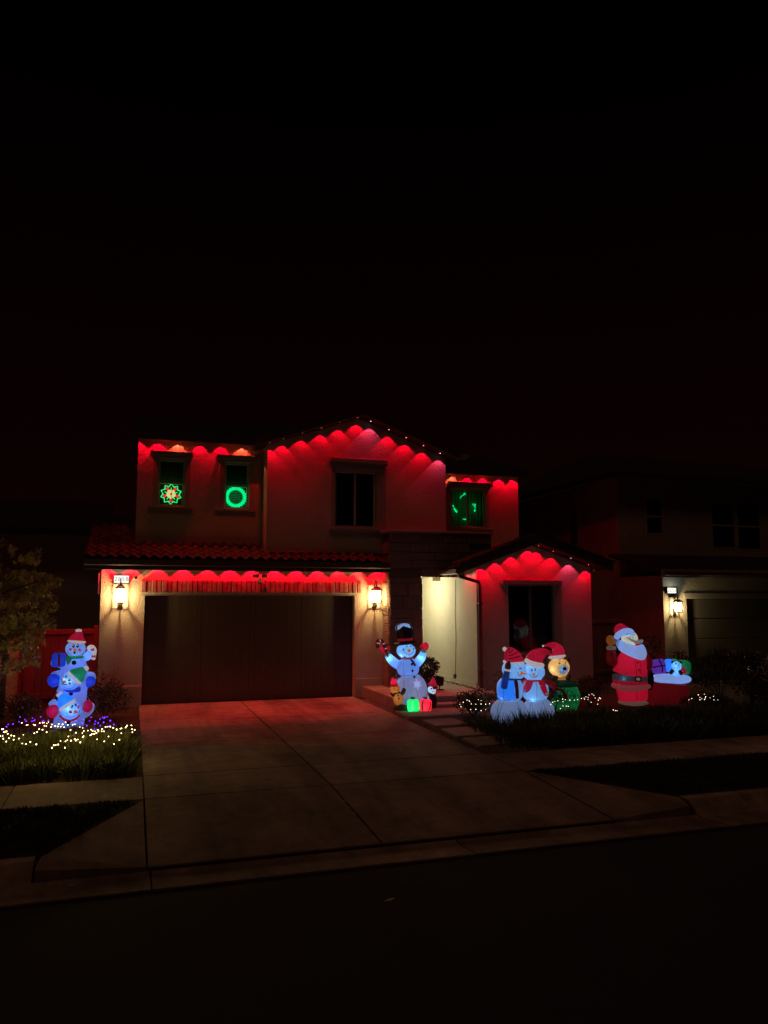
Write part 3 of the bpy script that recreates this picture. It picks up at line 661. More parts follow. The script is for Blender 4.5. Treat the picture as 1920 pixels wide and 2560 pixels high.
# ================================================================== WALL LANTERNS AND NUMBER SIGNS
WARM = (1, .66, .27)
def lantern(x, y, z, s, label, power, col=WARM, group='lit wall lanterns'):
    """y = wall face; z = foot of the cage"""
    t = thing('wall_lantern', label, 'wall lantern', (x, y, z - .1 * s), group=group); yc = y - .17 * s; w = .085 * s; h = .30 * s
    a = MB(); a.box(x - .05 * s, x + .05 * s, y - .025, y, z - .12 * s, z + .12 * s, b=.01)
    a.tube([(x, y - .02, z - .06 * s), (x, y - .09 * s, z - .12 * s), (x, yc, z - .02 * s)], .010 * s, 8); a.ball((x, yc, z - .05 * s), (.02 * s, .02 * s, .03 * s)); obj('bracket', a, BLACKM, t, True)
    a = MB()
    for i in range(9):
        q = math.pi * i / 8; a.v  # hook loop
    P = [(x, y - .02, z + .1 * s), (x, y - .04 * s, z + .42 * s), (x, y - .10 * s, z + .52 * s), (x, yc, z + .50 * s), (x, yc, z + .42 * s)]
    a.tube(P, .011 * s, 8); obj('hook', a, BLACKM, t, True)
    a = MB()
    a.box(x - w - .02, x + w + .02, yc - w - .02, yc + w + .02, z + h, z + h + .016 * s, b=.003)
    for q in (-1, 1):
        a.box(x - w - .01, x + w + .01, yc + q * w - .008, yc + q * w + .008, z - .014, z + .004); a.box(x + q * w - .008, x + q * w + .008, yc - w + .009, yc + w - .009, z - .014, z + .004)
    a.box(x - w + .009, x + w - .009, yc - .006, yc + .006, z - .012, z + .001)
    for sx in (-1, 1):
        for sy in (-1, 1): a.box(x + sx * w - .007, x + sx * w + .007, yc + sy * w - .007, yc + sy * w + .007, z, z + h)
    obj('cage', a, BLACKM, t)
    a = MB(); v = [(x + sx * (w + .025), yc + sy * (w + .025), z + h + .016) for sx, sy in ((-1, -1), (1, -1), (1, 1), (-1, 1))]; u = [(x + sx * .045 * s, yc + sy * .045 * s, z + h + .07 * s) for sx, sy in ((-1, -1), (1, -1), (1, 1), (-1, 1))]
    a.add(v + u, [(3, 2, 1, 0), (4, 5, 6, 7)] + [(i, (i + 1) % 4, 4 + (i + 1) % 4, 4 + i) for i in range(4)]); a.box(x - .06 * s, x + .06 * s, yc - .06 * s, yc + .06 * s, z + h + .0705 * s, z + h + .085 * s); a.ball((x, yc, z + h + .11 * s), .025 * s); obj('roof', a, BLACKM, t)
    a = MB(); ww = w - .012
    for p, q in (((-1, -1), (1, -1)), ((1, -1), (1, 1)), ((1, 1), (-1, 1)), ((-1, 1), (-1, -1))):
        a.quad((x + p[0] * ww, yc + p[1] * ww, z + .012), (x + q[0] * ww, yc + q[1] * ww, z + .012), (x + q[0] * ww, yc + q[1] * ww, z + h - .01), (x + p[0] * ww, yc + p[1] * ww, z + h - .01))
    obj('glass', a, LGLASS, t)
    a = MB(); a.ball((x, yc, z + h * .66), (.022 * s, .022 * s, .035 * s), 10, 7); obj('bulb', a, emit('lantern_bulb', (1, .72, .36), 45), t, True)
    lamp('POINT', (x, yc, z + h * .45), power, col, t, r=.03, name='light')
    return t
def lantern_glass():
    m = bpy.data.materials.new('lantern_glass'); m.use_nodes = True; n = m.node_tree; n.nodes.clear()
    t = n.nodes.new('ShaderNodeBsdfTransparent'); e = n.nodes.new('ShaderNodeEmission'); e.inputs[0].default_value = (1, .74, .38, 1); e.inputs[1].default_value = 1.6
    a = n.nodes.new('ShaderNodeAddShader'); o = n.nodes.new('ShaderNodeOutputMaterial'); n.links.new(t.outputs[0], a.inputs[0]); n.links.new(e.outputs[0], a.inputs[1]); n.links.new(a.outputs[0], o.inputs[0]); return m
LGLASS = lantern_glass()
p = onY(300, 1507, G - .17); lantern(p.x, G - .036 + .036, p.z, 1.05, 'black wall lantern shining below the 2658 number sign, left of the garage door', 40)
p = onY(941, 1508, G - .17); lantern(p.x, G, p.z, 1.05, 'black wall lantern shining between the garage door and the stone entry', 40)
def number_sign(x0, x1, z0, z1, y, txt, label, pw, col=(1, .98, .85), depth=.09):
    t = thing('house_number_sign', label, 'house number', ((x0 + x1) / 2, y, z0))
    a = MB(); a.box(x0 - .012, x1 + .012, y - depth, y, z1, z1 + .02); a.box(x0 - .012, x1 + .012, y - depth, y, z0 - .02, z0)
    a.box(x0 - .012, x0, y - depth + .001, y, z0, z1); a.box(x1, x1 + .012, y - depth + .001, y, z0, z1); obj('case', a, BLACKM, t)
    a = MB(); a.quad((x0, y - depth + .012, z0), (x1, y - depth + .012, z0), (x1, y - depth + .012, z1), (x0, y - depth + .012, z1)); obj('lit_face', a, emit('sign_face', (1, .99, .88), 1.25), t)
    b = text_mb(txt, (z1 - z0) * .86, 1.15); cx, cz = (x0 + x1) / 2, (z0 + z1) / 2
    b.v = [(cx + v[0] * 1.0, y - depth + .004, cz + v[1]) for v in b.v]; obj('numerals', b, mat('sign_numerals', (.12, .12, .09), .6), t)
    lamp('POINT', (cx, y - depth - .12, z1 - .02), pw, col, t, r=.05, name='light')
a0, a1, c0, c1 = rect(285, 1439, 322, 1457, G - .09); number_sign(a0, a1, c0, c1, G, '2658', 'lit white house number box reading 2658 above the left lantern', 1.2)
# floodlight camera over the door
def camera_unit(x, y, z):
    t = thing('floodlight_camera', 'twin floodlight security camera above the middle of the garage door', 'security camera', (x, y, z - .15))
    a = MB(); a.box(x - .05, x + .05, y - .05, y, z - .05, z + .05, b=.01); obj('mount', a, WHITEP, t)
    for s in (-1, 1):
        a = MB(); a.box(x + s * .1 - .075, x + s * .1 + .075, y - .16, y - .12, z - .01, z + .07, b=.008); a.tube([(x + s * .03, y - .04, z), (x + s * .1, y - .12, z + .03)], .012); obj('floodlight', a, mat('camera_grey', (.3, .27, .24), .5), t)
    a = MB(); a.ball((x, y - .1, z - .07), (.045, .045, .045), 12, 8); a.tube([(x, y - .1, z - .06), (x, y - .12, z - .13)], .035, 12); obj('camera', a, WHITEP, t, True)
    a = MB(); a.tube([(x, y - .121, z - .125), (x, y - .125, z - .145)], .026, 12); obj('camera_lens', a, BLACKM, t)
p = onY(648, 1440, G); camera_unit(p.x, G, 2.83)
p = onY(339, 1444, G); t = thing('wall_camera', 'tiny black camera right of the lit number box', 'security camera', (p.x, G, p.z - .03))
a = MB(); a.box(p.x - .03, p.x + .035, G - .1, G - .03, p.z - .03, p.z + .03, b=.01); obj('body', a, BLACKM, t)
a = MB(); a.box(p.x - .05, p.x - .01, G - .035, G, p.z - .05, p.z - .01, b=.006); obj('bracket', a, WHITEP, t)

# ================================================================== WINDOW DECORATIONS
gr = emit('green_neon', (.02, .9, .22), 1.5); rd = emit('red_neon', (1, .06, .03), 1.0); cr_ = emit('cream_neon', (1, .72, .28), 1.1); gd = emit('green_led', (.0, .9, .22), 2.2)
def deco(name, label, r, zc_frac=.27):
    x0, x1, z0, z1 = r; cx = (x0 + x1) / 2; cz = z0 + (z1 - z0) * zc_frac; t = thing(name, label, 'window light', (cx, UL + .15, cz)); return t, cx, cz
Yd = UL + .155
t, cx, cz = deco('poinsettia_light', 'lit poinsettia with green edge and red dots in the left upper window', w1)
P = [(cx + (.245 if i % 2 == 0 else .185) * math.cos(math.pi * i / 10 + .3), Yd, cz + (.245 if i % 2 == 0 else .185) * math.sin(math.pi * i / 10 + .3)) for i in range(21)]
a = MB(); a.tube(P, .014, 6); obj('outline', a, gr, t)
for k in range(5):
    q = math.pi / 2 + 2 * math.pi * k / 5 + math.pi / 5
    a = MB(); a.ball((cx + .155 * math.cos(q), Yd - .004, cz + .155 * math.sin(q)), (.042, .012, .042), 10, 6); obj('dot', a, rd, t)
    a = MB(); a.ball((cx + .07 * math.cos(q), Yd - .006, cz + .07 * math.sin(q)), (.048, .012, .048), 8, 6); obj('petal', a, cr_, t)
    q2 = q + math.pi / 5; a = MB(); a.tube([(cx + .06 * math.cos(q2), Yd, cz + .06 * math.sin(q2)), (cx + .16 * math.cos(q2), Yd, cz + .16 * math.sin(q2))], [.018, .008], 6); obj('leaf', a, gr, t)
a = MB(); a.ball((cx, Yd - .02, cz), (.028, .01, .028), 8, 6); obj('centre', a, rd, t)
a = MB(); a.tube([(cx + .015, Yd - .03, cz - .26), (cx + .015, Yd - .03, cz + .33)], .005, 4); obj('hanger', a, BLACKM, t)
lamp('POINT', (cx, Yd - .03, cz + .12), 1.1, (.2, 1, .2), t, r=.1, name='light')
t, cx, cz = deco('wreath_light', 'lit round green wreath in the second upper window', w2)
P = [(cx + (.213 + .026 * (i % 2)) * math.cos(math.pi * i / 24), Yd, cz + (.213 + .026 * (i % 2)) * math.sin(math.pi * i / 24)) for i in range(49)]
a = MB(); a.tube(P, .034, 6)
for i in range(44):
    q = 2 * math.pi * i / 44; a.tube([(cx + .165 * math.cos(q), Yd, cz + .165 * math.sin(q)), (cx + .205 * math.cos(q + .05), Yd, cz + .205 * math.sin(q + .05))], [.004, .016], 4)
obj('ring', a, emit('wreath_neon', (.0, .8, .22), 1.5), t)
a = MB(); rnd = random.Random(3)
for i in range(26):
    q = rnd.uniform(0, 6.28); r1 = rnd.uniform(.03, .2); a.tube([(cx + .21 * math.cos(q), Yd + .01, cz + .21 * math.sin(q)), (cx + r1 * math.cos(q + .3), Yd + .01, cz + r1 * math.sin(q + .3))], .002, 3)
obj('fibre', a, emit('green_fibre', (.0, .5, .08), .35), t)
lamp('POINT', (cx, Yd - .04, cz + .1), 1.3, (.1, 1, .3), t, r=.15, name='light')
Yd = UR + .155
def P3(cx_, cy_): q = onY(1110 + cx_ / 8.295, 1180 + cy_ / 8.295, Yd); return (q.x, Yd, q.z)
t = thing('wreath_light', 'broken green wreath showing four lit arcs in the right upper window', 'window light', (onY(1165, 1260, Yd).x, Yd, onY(1165, 1320, Yd).z))
arcs = ([(335, 540), (350, 515), (372, 495), (398, 478), (425, 468), (452, 470), (430, 440), (408, 450)], [(180, 700), (190, 695), (215, 750), (235, 775), (255, 795), (275, 820), (225, 790), (240, 815), (258, 838), (205, 770)],
        [(398, 978), (428, 978), (460, 970), (475, 962), (440, 990)], [(590, 665), (612, 690), (635, 725), (640, 690), (630, 660), (655, 670), (640, 790), (625, 800), (650, 800), (635, 820)])
for arc in arcs:
    a = MB()
    for q in arc: a.ball(P3(*q), .011, 6, 4)
    a.tube([P3(*q) for q in arc], .0045, 4); obj('led_arc', a, gd, t)
q = P3(600, 720); lamp('POINT', (q[0], q[1] - .05, q[2]), .09, (.1, 1, .25), t, r=.08, name='light')
q = P3(250, 760); lamp('POINT', (q[0], q[1] - .05, q[2]), .06, (.1, 1, .25), t, r=.08, name='light')

# ================================================================== NEIGHBOURS
nb_ = thing('neighbour_house', 'dark two storey stucco house next door on the right', 'house', (18, 21, 0))
NST = mat('neighbour_stucco', (.33, .30, .23), .95, bump=.7, bscale=35, var=.08, bdist=.02)
NG, NU = 18.7, 20.8; NX0 = 14.49; NX1 = onY(1716, 1500, NG).x
NDZ = 2.34
m = wall_grid(MB(), NX0, 22.5, -.05, 3.0, NG, [(NX1, NX1 + 4.9, -.05, NDZ)], .2)
m.quad((NX0, NG, -.05), (NX0, NG, 3.0), (NX0, 27, 3.0), (NX0, 27, -.05)); obj('wall', m, NST, nb_)
NXU = onY(1546, 1300, NU).x
nw1 = rect(1614, 1247, 1657, 1336, NU); nw2 = rect(1778, 1256, 1838, 1372, NU); nw3 = rect(1842, 1258, 1902, 1376, NU)
m = wall_grid(MB(), NXU, 24, 2.7, 6.15, NU, [nw1, nw2, nw3])
p0 = onX(1421, 1300, NXU); ya, yb = onX(1424, 1300, NXU).y, onX(1446, 1300, NXU).y
m.quad((NXU, NU, 0), (NXU, NU, 6.15), (NXU, 30, 6.15), (NXU, 30, 0)); obj('wall', m, NST, nb_)
NF = mat('neighbour_frame', (.34, .31, .27), .6)
for r in (nw1, nw2, nw3): window(nb_, r, NU, 'h', 'curtain', depth=.08, fw=.05, frame=NF)
a = MB(); zb_, zt_ = onX(1432, 1362, NXU).z, onX(1432, 1276, NXU).z
for q in ((yb, yb + .06, zb_, zt_), (ya - .06, ya, zb_, zt_), (yb, ya, zb_ - .06, zb_), (yb, ya, zt_, zt_ + .06)): a.box(NXU - .03, NXU + .002, min(q[0], q[1]), max(q[0], q[1]), q[2], q[3])
sw = obj('window', a, NF, nb_); a = MB(); a.quad((NXU - .006, yb, zb_), (NXU - .006, ya, zb_), (NXU - .006, ya, zt_), (NXU - .006, yb, zt_)); obj('pane', a, mat('dark_pane', (.03, .028, .025), .15, spec=.6), sw)
m = MB(); m.prism([(NXU - .45, NU - .45, 6.1), (25, NU - .45, 6.1), (25, 27, 8.0), (NXU + 3, 27, 8.0)], (0, 0, .18)); m.prism([(NXU - .45, NU - .45, 6.1), (NXU + 3, 27, 8.0), (NXU - .45, 31, 6.1)], (0, 0, .18)); obj('roof', m, ROOFD, nb_)
m = MB(); m.prism([(NX0 - .35, NG - .4, 3.02), (23, NG - .4, 3.02), (23, NU, 3.62), (NX0 - .35, NU, 3.62)], (0, 0, .12)); obj('roof', m, ROOFD, nb_)
a = MB(); a.box(NX0 - .35, 23, NG - .42, NG - .401, 2.93, 3.16, b=.004); obj('fascia', a, NF, nb_)
a = MB(); a.box(NX0 - .3, 22.9, NG - .52, NG - .422, 2.98, 3.10, b=.02); obj('gutter', a, GUTTER, nb_)
for k in range(4):
    a = MB(); a.box(NX1 + .02, NX1 + 4.88, NG + .15, NG + .19, .01 + k * NDZ / 4, (k + 1) * NDZ / 4 - .012, b=.008); obj('garage_door_panel', a, mat('neighbour_door', (.11, .10, .08), .7), nb_)
a = MB(); a.box(NX1 - .1, NX1 + 5.0, NG - .03, NG + .002, NDZ - .0, NDZ + .16, b=.01); obj('door_trim', a, NF, nb_)
a0, a1, c0, c1 = rect(1669, 1470, 1691, 1483, NG - .09); number_sign(a0, a1, c0, c1, NG, '2652', 'lit white house number box reading 2652 on the neighbour pier', 2.5, (.95, 1, .9))
p = onY(1696, 1530, NG - .17); lantern(p.x, NG, p.z, .95, 'black caged lantern lit on the neighbour garage pier', 34, (1, .72, .34))
# far left neighbour
nl = thing('neighbour_house', 'dark brown house wall far behind the left garden gate', 'house', (-5, 25, 0))
m = MB(); m.box(-12, -.75, 25, 30, -.05, 4.2); obj('wall', m, NST, nl); m = MB(); m.prism([(-12.5, 24.5, 4.2), (-.72, 24.5, 4.2), (-.72, 28, 5.4), (-12.5, 28, 5.4)], (0, 0, .2)); obj('roof', m, ROOFD, nl)

# gate and block wall on the left
gx0, gx1 = -2.3, -.72; gy = 19.7
gt = thing('garden_gate', 'red board gate between the block wall and the garage', 'gate', ((gx0 + gx1) / 2, gy, 0))
for i in range(9):
    w = (gx1 - gx0 - .16) / 9; a = MB(); xx = gx0 + .08 + i * w; a.box(xx + .005, xx + w - .005, gy, gy + .03, .06, 1.58, b=.005); obj('board', a, WOOD, gt)
for xx in (gx0, gx1 - .1): a = MB(); a.box(xx, xx + .1, gy - .05, gy + .05, -.05, 1.70, b=.01); obj('post', a, WOOD, gt)
for zz in (.04, 1.5): a = MB(); a.box(gx0 + .1, gx1 - .1, gy - .03, gy - .002, zz, zz + .12, b=.008); obj('rail', a, WOOD, gt)
bw_ = thing('block_wall', 'tan block garden wall running up beside the red gate', 'garden wall', (-2.6, 17.4, 0))
def blockrun(fixed, a0, a1, z1, axis, off=0):
    z = 0; r = 0
    while z < z1 - .01:
        x = a0 - (.2 if r % 2 else 0)
        while x < a1 - .01:
            xa, xb = max(x, a0), min(x + .4, a1)
            if xb - xa > .05:
                q = MB()
                if axis == 'x': q.box(xa + .005, xb - .005, fixed, fixed + .15, z + .005, min(z + .2, z1) - .005, b=.01)
                else: q.box(fixed - .15, fixed, xa + .005, xb - .005, z + .005, min(z + .2, z1) - .005, b=.01)
                obj('block', q, BLOCK, bw_)
            x += .4
        z += .2; r += 1
blockrun(17.1, -4.6, -2.42, 1.25, 'x'); blockrun(-2.32, 17.26, 19.66, 1.45, 'y')
a = MB(); a.box(-4.6, -2.46, 17.14, 17.22, 0, 1.22); a.box(-2.44, -2.35, 17.3, 19.6, 0, 1.4); obj('mortar', a, MORTAR, bw_)
# side yard gate on the right
ft = thing('side_gate', 'brown slatted wooden side gate between the two houses', 'gate', (12, 18.6, 0))
for i in range(14):
    a = MB(); xx = RX + .08 + i * .145; a.box(xx + .004, xx + .138, 18.6 + (i % 2) * .006, 18.63 + (i % 2) * .006, .04, 1.68, b=.004); obj('slat', a, mat('fence_wood', (.13, .085, .055), .85, bump=.6, bscale=25, var=.3), ft)
for zz in (.3, 1.66): a = MB(); a.box(RX + .06, RX + 2.15, 18.57, 18.598, zz, zz + .1, b=.005); obj('rail', a, MATS['fence_wood'], ft)

# ================================================================== PLANTS
def blades(name, m_, patches, seed, kind='stuff', wid=.006):
    """patches: (cx, cy, radius, height, count, lean)"""
    rnd = random.Random(seed); m = MB()
    for cx, cy, rad, h, n, lean in patches:
        for _ in range(n):
            a = rnd.uniform(0, 6.283); q = math.sqrt(rnd.random()); x, y = cx + rad * q * math.cos(a) * .75, cy + rad * q * math.sin(a) * .75
            hh = h * (1 - .45 * q * q) * rnd.uniform(.7, 1.12); ln = lean * (.25 + q) * rnd.uniform(.4, 1.3); b = a + rnd.uniform(-.8, .8)
            dx, dy = math.cos(b) * ln, math.sin(b) * ln; px_, py_ = -math.sin(b) * wid, math.cos(b) * wid; c = rnd.uniform(0, 6.3); px_, py_ = math.cos(c) * wid, math.sin(c) * wid
            m.add([(x - px_, y - py_, -.03), (x + px_, y + py_, -.03), (x + dx * .35 + px_, y + dy * .35 + py_, hh * .6), (x + dx * .35 - px_, y + dy * .35 - py_, hh * .6), (x + dx, y + dy, hh)], ((0, 1, 2, 3), (3, 2, 4)))
    return struct(name, m, m_, kind)
rnd = random.Random(5); pa = []
y = 11.15
while y < 15.0:
    x = -3.6
    while x < .0:
        hh = (.32 + .16 * noise.noise((x * .9, y * .7, 3)) + (.1 if y > 11.6 else 0)) * (1 if y < 12.7 else max(.38, 1 - (y - 12.7) * .5))
        pa.append((min(x + rnd.uniform(-.12, .12), -.07), y + rnd.uniform(-.1, .1), .26, hh, 105, .2)); x += .30
    y += .30
blades('border_grass', GRASS, pa, 1)
rnd = random.Random(6); pa = []
y = 11.15
while y < 14.1:
    x = 5.9 + max(0, (y - 12.6) * .25)
    while x < 14.6:
        # keep the foot of the figures free of the tallest blades
        hh = .40 + .14 * noise.noise((x * .8, y * .8, 8)) - (.22 if y > 12.9 else 0) - (.06 if x > 8.6 else 0)
        if not (6.15 < x < 8.0 and y > 12.75): pa.append((x + rnd.uniform(-.12, .12), y + rnd.uniform(-.1, .1), .27, hh, 80, .22))
        x += .33
    y += .33
for k in range(16): pa.append((6.55 + k * .11, 12.45 + .1 * math.sin(k * 2.1), .2, .42, 70, .2))
blades('border_grass', MATS['grass_blade'], pa, 2)
rnd = random.Random(8); pa = []
def lawn(inside, x0, x1, y0, y1, seed, n):
    rnd = random.Random(seed); pa = []
    for _ in range(n):
        x, y = rnd.uniform(x0, x1), rnd.uniform(y0, y1)
        if inside(x, y): pa.append((x, y, .10, .05, 12, .03))
    return blades('lawn', LAWN, pa, seed, wid=.0028)
def grass_base(P):
    m = MB(); m.add([(x, y, -.005) for x, y in P], [tuple(range(len(P)))]); struct('lawn_soil', m, mat('lawn_soil', (.03, .035, .015), 1, bump=.5, bscale=60))
lawn(lambda x, y: x < .15 - (9.66 - y) * .5, -4.2, .2, 7.95, 9.64, 21, 2600); grass_base([(-9, 7.9), (-.73, 7.9), (.2, 9.68), (-9, 9.68)])
lawn(lambda x, y: x > 5.25 + (9.66 - y) * .56, 5.2, 12.0, 8.02, 9.62, 22, 3600); grass_base([(6.24, 7.9), (24, 7.9), (24, 9.66), (5.18, 9.66)])

def leafmb(m, c, n, rx, ry, rz, L, Wd, rnd, shell=.35, droop=0):
    for _ in range(n):
        d = Vector((rnd.gauss(0, 1), rnd.gauss(0, 1), rnd.gauss(0, 1))).normalized(); q = (shell + (1 - shell) * rnd.random()) ** .6
        p = Vector(c) + Vector((d.x * rx * q, d.y * ry * q, d.z * rz * q))
        t = (d + Vector((rnd.uniform(-1, 1), rnd.uniform(-1, 1), rnd.uniform(-1, 1) - droop))).normalized() * L * rnd.uniform(.7, 1.25)
        s = t.cross(Vector((rnd.uniform(-1, 1), rnd.uniform(-1, 1), rnd.uniform(-1, 1)))).normalized() * Wd
        m.add([p, p + t * .45 + s, p + t, p + t * .45 - s], ((0, 1, 2, 3),))
def shrub(name, label, cat, x, y, rx, rz, n, leaf, L=.05, Wd=.013, z0=0, seed=0, group=None, lumps=7, stem=True, zc0=None):
    rnd = random.Random(seed); t = thing(name, label, cat, (x, y, z0), group=group); m = MB()
    for k in range(lumps):
        a = 2 * math.pi * k / lumps + rnd.uniform(-.4, .4); q = rnd.uniform(.15, .55); s = rnd.uniform(.4, .62)
        leafmb(m, (x + rx * q * math.cos(a), y + rx * q * math.sin(a) * .8, z0 + rz * rnd.uniform(.35, .72)), n // lumps, rx * s, rx * s, rz * s * .62, L, Wd, rnd)
    obj('foliage', m, leaf, t)
    if stem:
        m = MB()
        for k in range(7):
            a = rnd.uniform(0, 6.28); e = Vector((x + rx * .6 * math.cos(a), y + rx * .6 * math.sin(a), z0 + rz * rnd.uniform(.6, 1.0))); m.tube([(x, y, z0 - .03), ((x + e.x) / 2, (y + e.y) / 2, z0 + rz * .35), e], [.014, .009, .003], 5)
        obj('stem', m, BARK, t)
    return t
def rosettes(m, c, n, r, L, Wd, rnd):
    for _ in range(n):
        d = Vector((rnd.gauss(0, 1), rnd.gauss(0, 1), rnd.gauss(0, 1))).normalized(); p = Vector(c) + d * r * rnd.random() ** .5
        ax = (d + Vector((0, -.5, .4))).normalized(); k = rnd.randrange(5, 10); ph = rnd.uniform(0, 6.3); u = ax.cross(Vector((0, 0, 1))).normalized(); v = ax.cross(u)
        for i in range(k):
            a = ph + 6.283 * i / k; t = (u * math.cos(a) + v * math.sin(a) + ax * rnd.uniform(.1, .9) + Vector((0, 0, -.35))).normalized() * L * rnd.uniform(.6, 1.2); s = t.cross(ax).normalized() * Wd
            m.add([p, p + t * .5 + s, p + t, p + t * .5 - s], ((0, 1, 2), (0, 2, 3)))
# left tree
tt = thing('leafy_tree', 'leafy tree with pale drooping leaves at the left edge of the yard', 'tree', (-3.3, 14.6, 0))
rnd = random.Random(12); m = MB()
for px, py, rr_x, rr_z, n in ((20, 1440, .45, .5, 330), (60, 1430, .35, .35, 170), (92, 1455, .28, .26, 230), (118, 1450, .16, .16, 90), (30, 1510, .45, .4, 330), (75, 1540, .3, .3, 300), (104, 1520, .22, .2, 220), (10, 1570, .45, .5, 380), (55, 1590, .35, .3, 340), (88, 1578, .25, .22, 210), (30, 1640, .4, .35, 340), (72, 1620, .2, .25, 170), (-60, 1480, .9, .8, 700), (-60, 1600, .8, .7, 600), (-10, 1400, .5, .4, 240)):
    c = onY(px, py, 15.0 + rnd.uniform(-.5, .4)); 
    for _ in range(max(3, n // 38)):
        q = c + Vector((rnd.uniform(-1, 1) * rr_x, rnd.uniform(-1, 1) * rr_x, rnd.uniform(-1, 1) * rr_z)); rosettes(m, q, 7, .14, .095, .017, rnd)
obj('crown', m, LEAFT, tt); m = MB()
b = Vector((-3.3, 14.6, -.05)); m.tube([b, (-3.35, 14.7, .7), (-3.2, 14.8, 1.4), (-3.1, 14.9, 2.3)], [.10, .08, .07, .04], 9); obj('trunk', m, BARK, tt, True)
for e in ((60, 1430), (104, 1450), (100, 1520), (70, 1580), (20, 1440), (88, 1575)):
    c = onY(*e, 15.0); m = MB(); s = Vector((-3.2, 14.8, 1.2 + rnd.random() * .8)); m.tube([s, (s + c) / 2 + Vector((0, 0, .12)), c], [.035, .02, .008], 6); obj('branch', m, BARK, tt)
# left bushes
p = onZ(290, 1790); shrub('bush', 'dark bush in front of the left garage pier beside the driveway', 'bush', -.42, 16.6, .5, .72, 1800, LEAFS, seed=1)
shrub('reddish_bush', 'sparse reddish bush against the left garage pier', 'bush', -.50, 17.6, .48, .98, 900, LEAFR, L=.04, seed=2)
shrub('bush', 'low dark bush below the red gate left of the stacked snowmen', 'bush', -1.95, 16.4, .5, .5, 1500, LEAFS, seed=3)
shrub('bush', 'low dark bush at the foot of the block wall', 'bush', -2.9, 16.2, .6, .45, 1500, LEAFS, seed=4)
# porch shrub with two lobes
t = thing('potted_shrub', 'dark two tiered shrub behind the tall snowman on the porch', 'shrub', (7.05, 17.2, PZ)); rnd = random.Random(4); m = MB()
c = onY(1068, 1667, 17.0); leafmb(m, c, 900, .27, .27, .22, .06, .02, rnd, .3); c2 = onY(1068, 1705, 17.0); leafmb(m, c2, 900, .28, .28, .2, .06, .02, rnd, .3); obj('foliage', m, LEAFS, t)
m = MB(); m.tube([(c.x, c.y, PZ), (c.x, c.y, c.z)], .03, 8); obj('stem', m, BARK, t)
m = MB(); m.tube([(c.x, c.y, PZ), (c.x, c.y, PZ + .22)], [.13, .17], 16); obj('pot', m, mat('clay_pot', (.1, .06, .045), .8), t)
t['label'] = 'dark two tiered potted shrub behind the tall snowman on the porch'
# right bushes carrying lights
spots = [((1185, 1790), .52, .52, 'low dark bush wrapped in lights between the path and the hugging snowmen'), ((1385, 1775), .5, .55, 'low dark bush with lights in front of the bear in the green sack'),
         ((1475, 1762), .5, .6, 'low dark bush with lights between the bear and the waving Santa'), ((1775, 1780), .6, .4, 'low bush with lights right of the red sack')]
for i, ((px, py), rx, rz, lb) in enumerate(spots):
    c = onZ(px, py); shrub('bush', lb, 'bush', c.x, c.y, rx, rz, 2000, LEAFS, seed=20 + i, L=.045)
# behind: rose bush, tall shrubs at the right
def twiggy(name, label, cat, pts, Y, n, leaf, base, L=.06, Wd=.02, seed=0, r=.14, flowers=()):
    rnd = random.Random(seed); t = thing(name, label, cat, base); m = MB(); st = MB()
    for px, py in pts:
        c = onY(px, py, Y + rnd.uniform(-.25, .25)); leafmb(m, c, n, r, r, r * .8, L, Wd, rnd, .1)
        st.tube([base, (Vector(base) + c) / 2 + Vector((rnd.uniform(-.1, .1), 0, .1)), c], [.012, .008, .003], 4)
    obj('foliage', m, leaf, t); obj('stem', st, BARK, t)
    for px, py in flowers:
        c = onY(px, py, Y - .1); f = MB()
        for k in range(7): a = 6.28 * k / 7; f.ball((c.x + .03 * math.cos(a), c.y - .01, c.z + .025 * math.sin(a)), (.028, .02, .024), 6, 4)
        f.ball(c, .03, 6, 4); obj('flower', f, mat('rose', (.45, .08, .06), .6), t)
    return t
b = onY(1625, 1750, 15.6); twiggy('rose_bush', 'tall rose bush with red flowers behind the Santa', 'rose bush', [(1618, 1600), (1640, 1600), (1628, 1622), (1645, 1625), (1615, 1640), (1635, 1650), (1625, 1680), (1605, 1660), (1640, 1690)], 15.6, 60, LEAFS, (b.x, b.y, 0), flowers=((1624, 1583), (1614, 1608)), seed=5)
b = onY(1700, 1750, 15.8); twiggy('garden_shrub', 'loose shrub behind the presents of the red sack', 'shrub', [(1690, 1640), (1705, 1638), (1715, 1650), (1740, 1655), (1725, 1665), (1680, 1660)], 15.8, 70, LEAFS, (b.x, b.y, 0), seed=6, L=.05)
b = onY(1800, 1760, 14.6); twiggy('garden_shrub', 'wide dark shrub in front of the neighbour garage door', 'shrub', [(1745, 1668), (1765, 1665), (1785, 1650), (1800, 1635), (1815, 1640), (1800, 1665), (1820, 1660), (1775, 1690), (1800, 1700), (1750, 1700), (1830, 1690)], 14.6, 170, LEAFS, (b.x, b.y, 0), seed=7, r=.24, L=.06)
b = onY(1880, 1760, 13.6); twiggy('garden_shrub', 'dark shrub at the right edge in front of the parked car', 'shrub', [(1850, 1650), (1868, 1645), (1885, 1652), (1865, 1665), (1900, 1668), (1850, 1690), (1885, 1690), (1910, 1700), (1860, 1720), (1900, 1730)], 13.6, 190, LEAFS, (b.x, b.y, 0), seed=8, r=.22, L=.06)
b = onY(1250, 1760, 15.4); twiggy('thin_plant', 'thin leafy plant by the foot of the downspout', 'plant', [(1240, 1700), (1250, 1690), (1225, 1730), (1238, 1745), (1215, 1750), (1250, 1735)], 15.4, 30, LEAFS, (b.x, b.y, 0), seed=9, r=.12, L=.05, Wd=.012)
c = onY(1236, 1720, 15.0); t = thing('wire_hoop', 'thin wire garden hoop by the downspout', 'garden hoop', (c.x, c.y, 0)); a = MB()
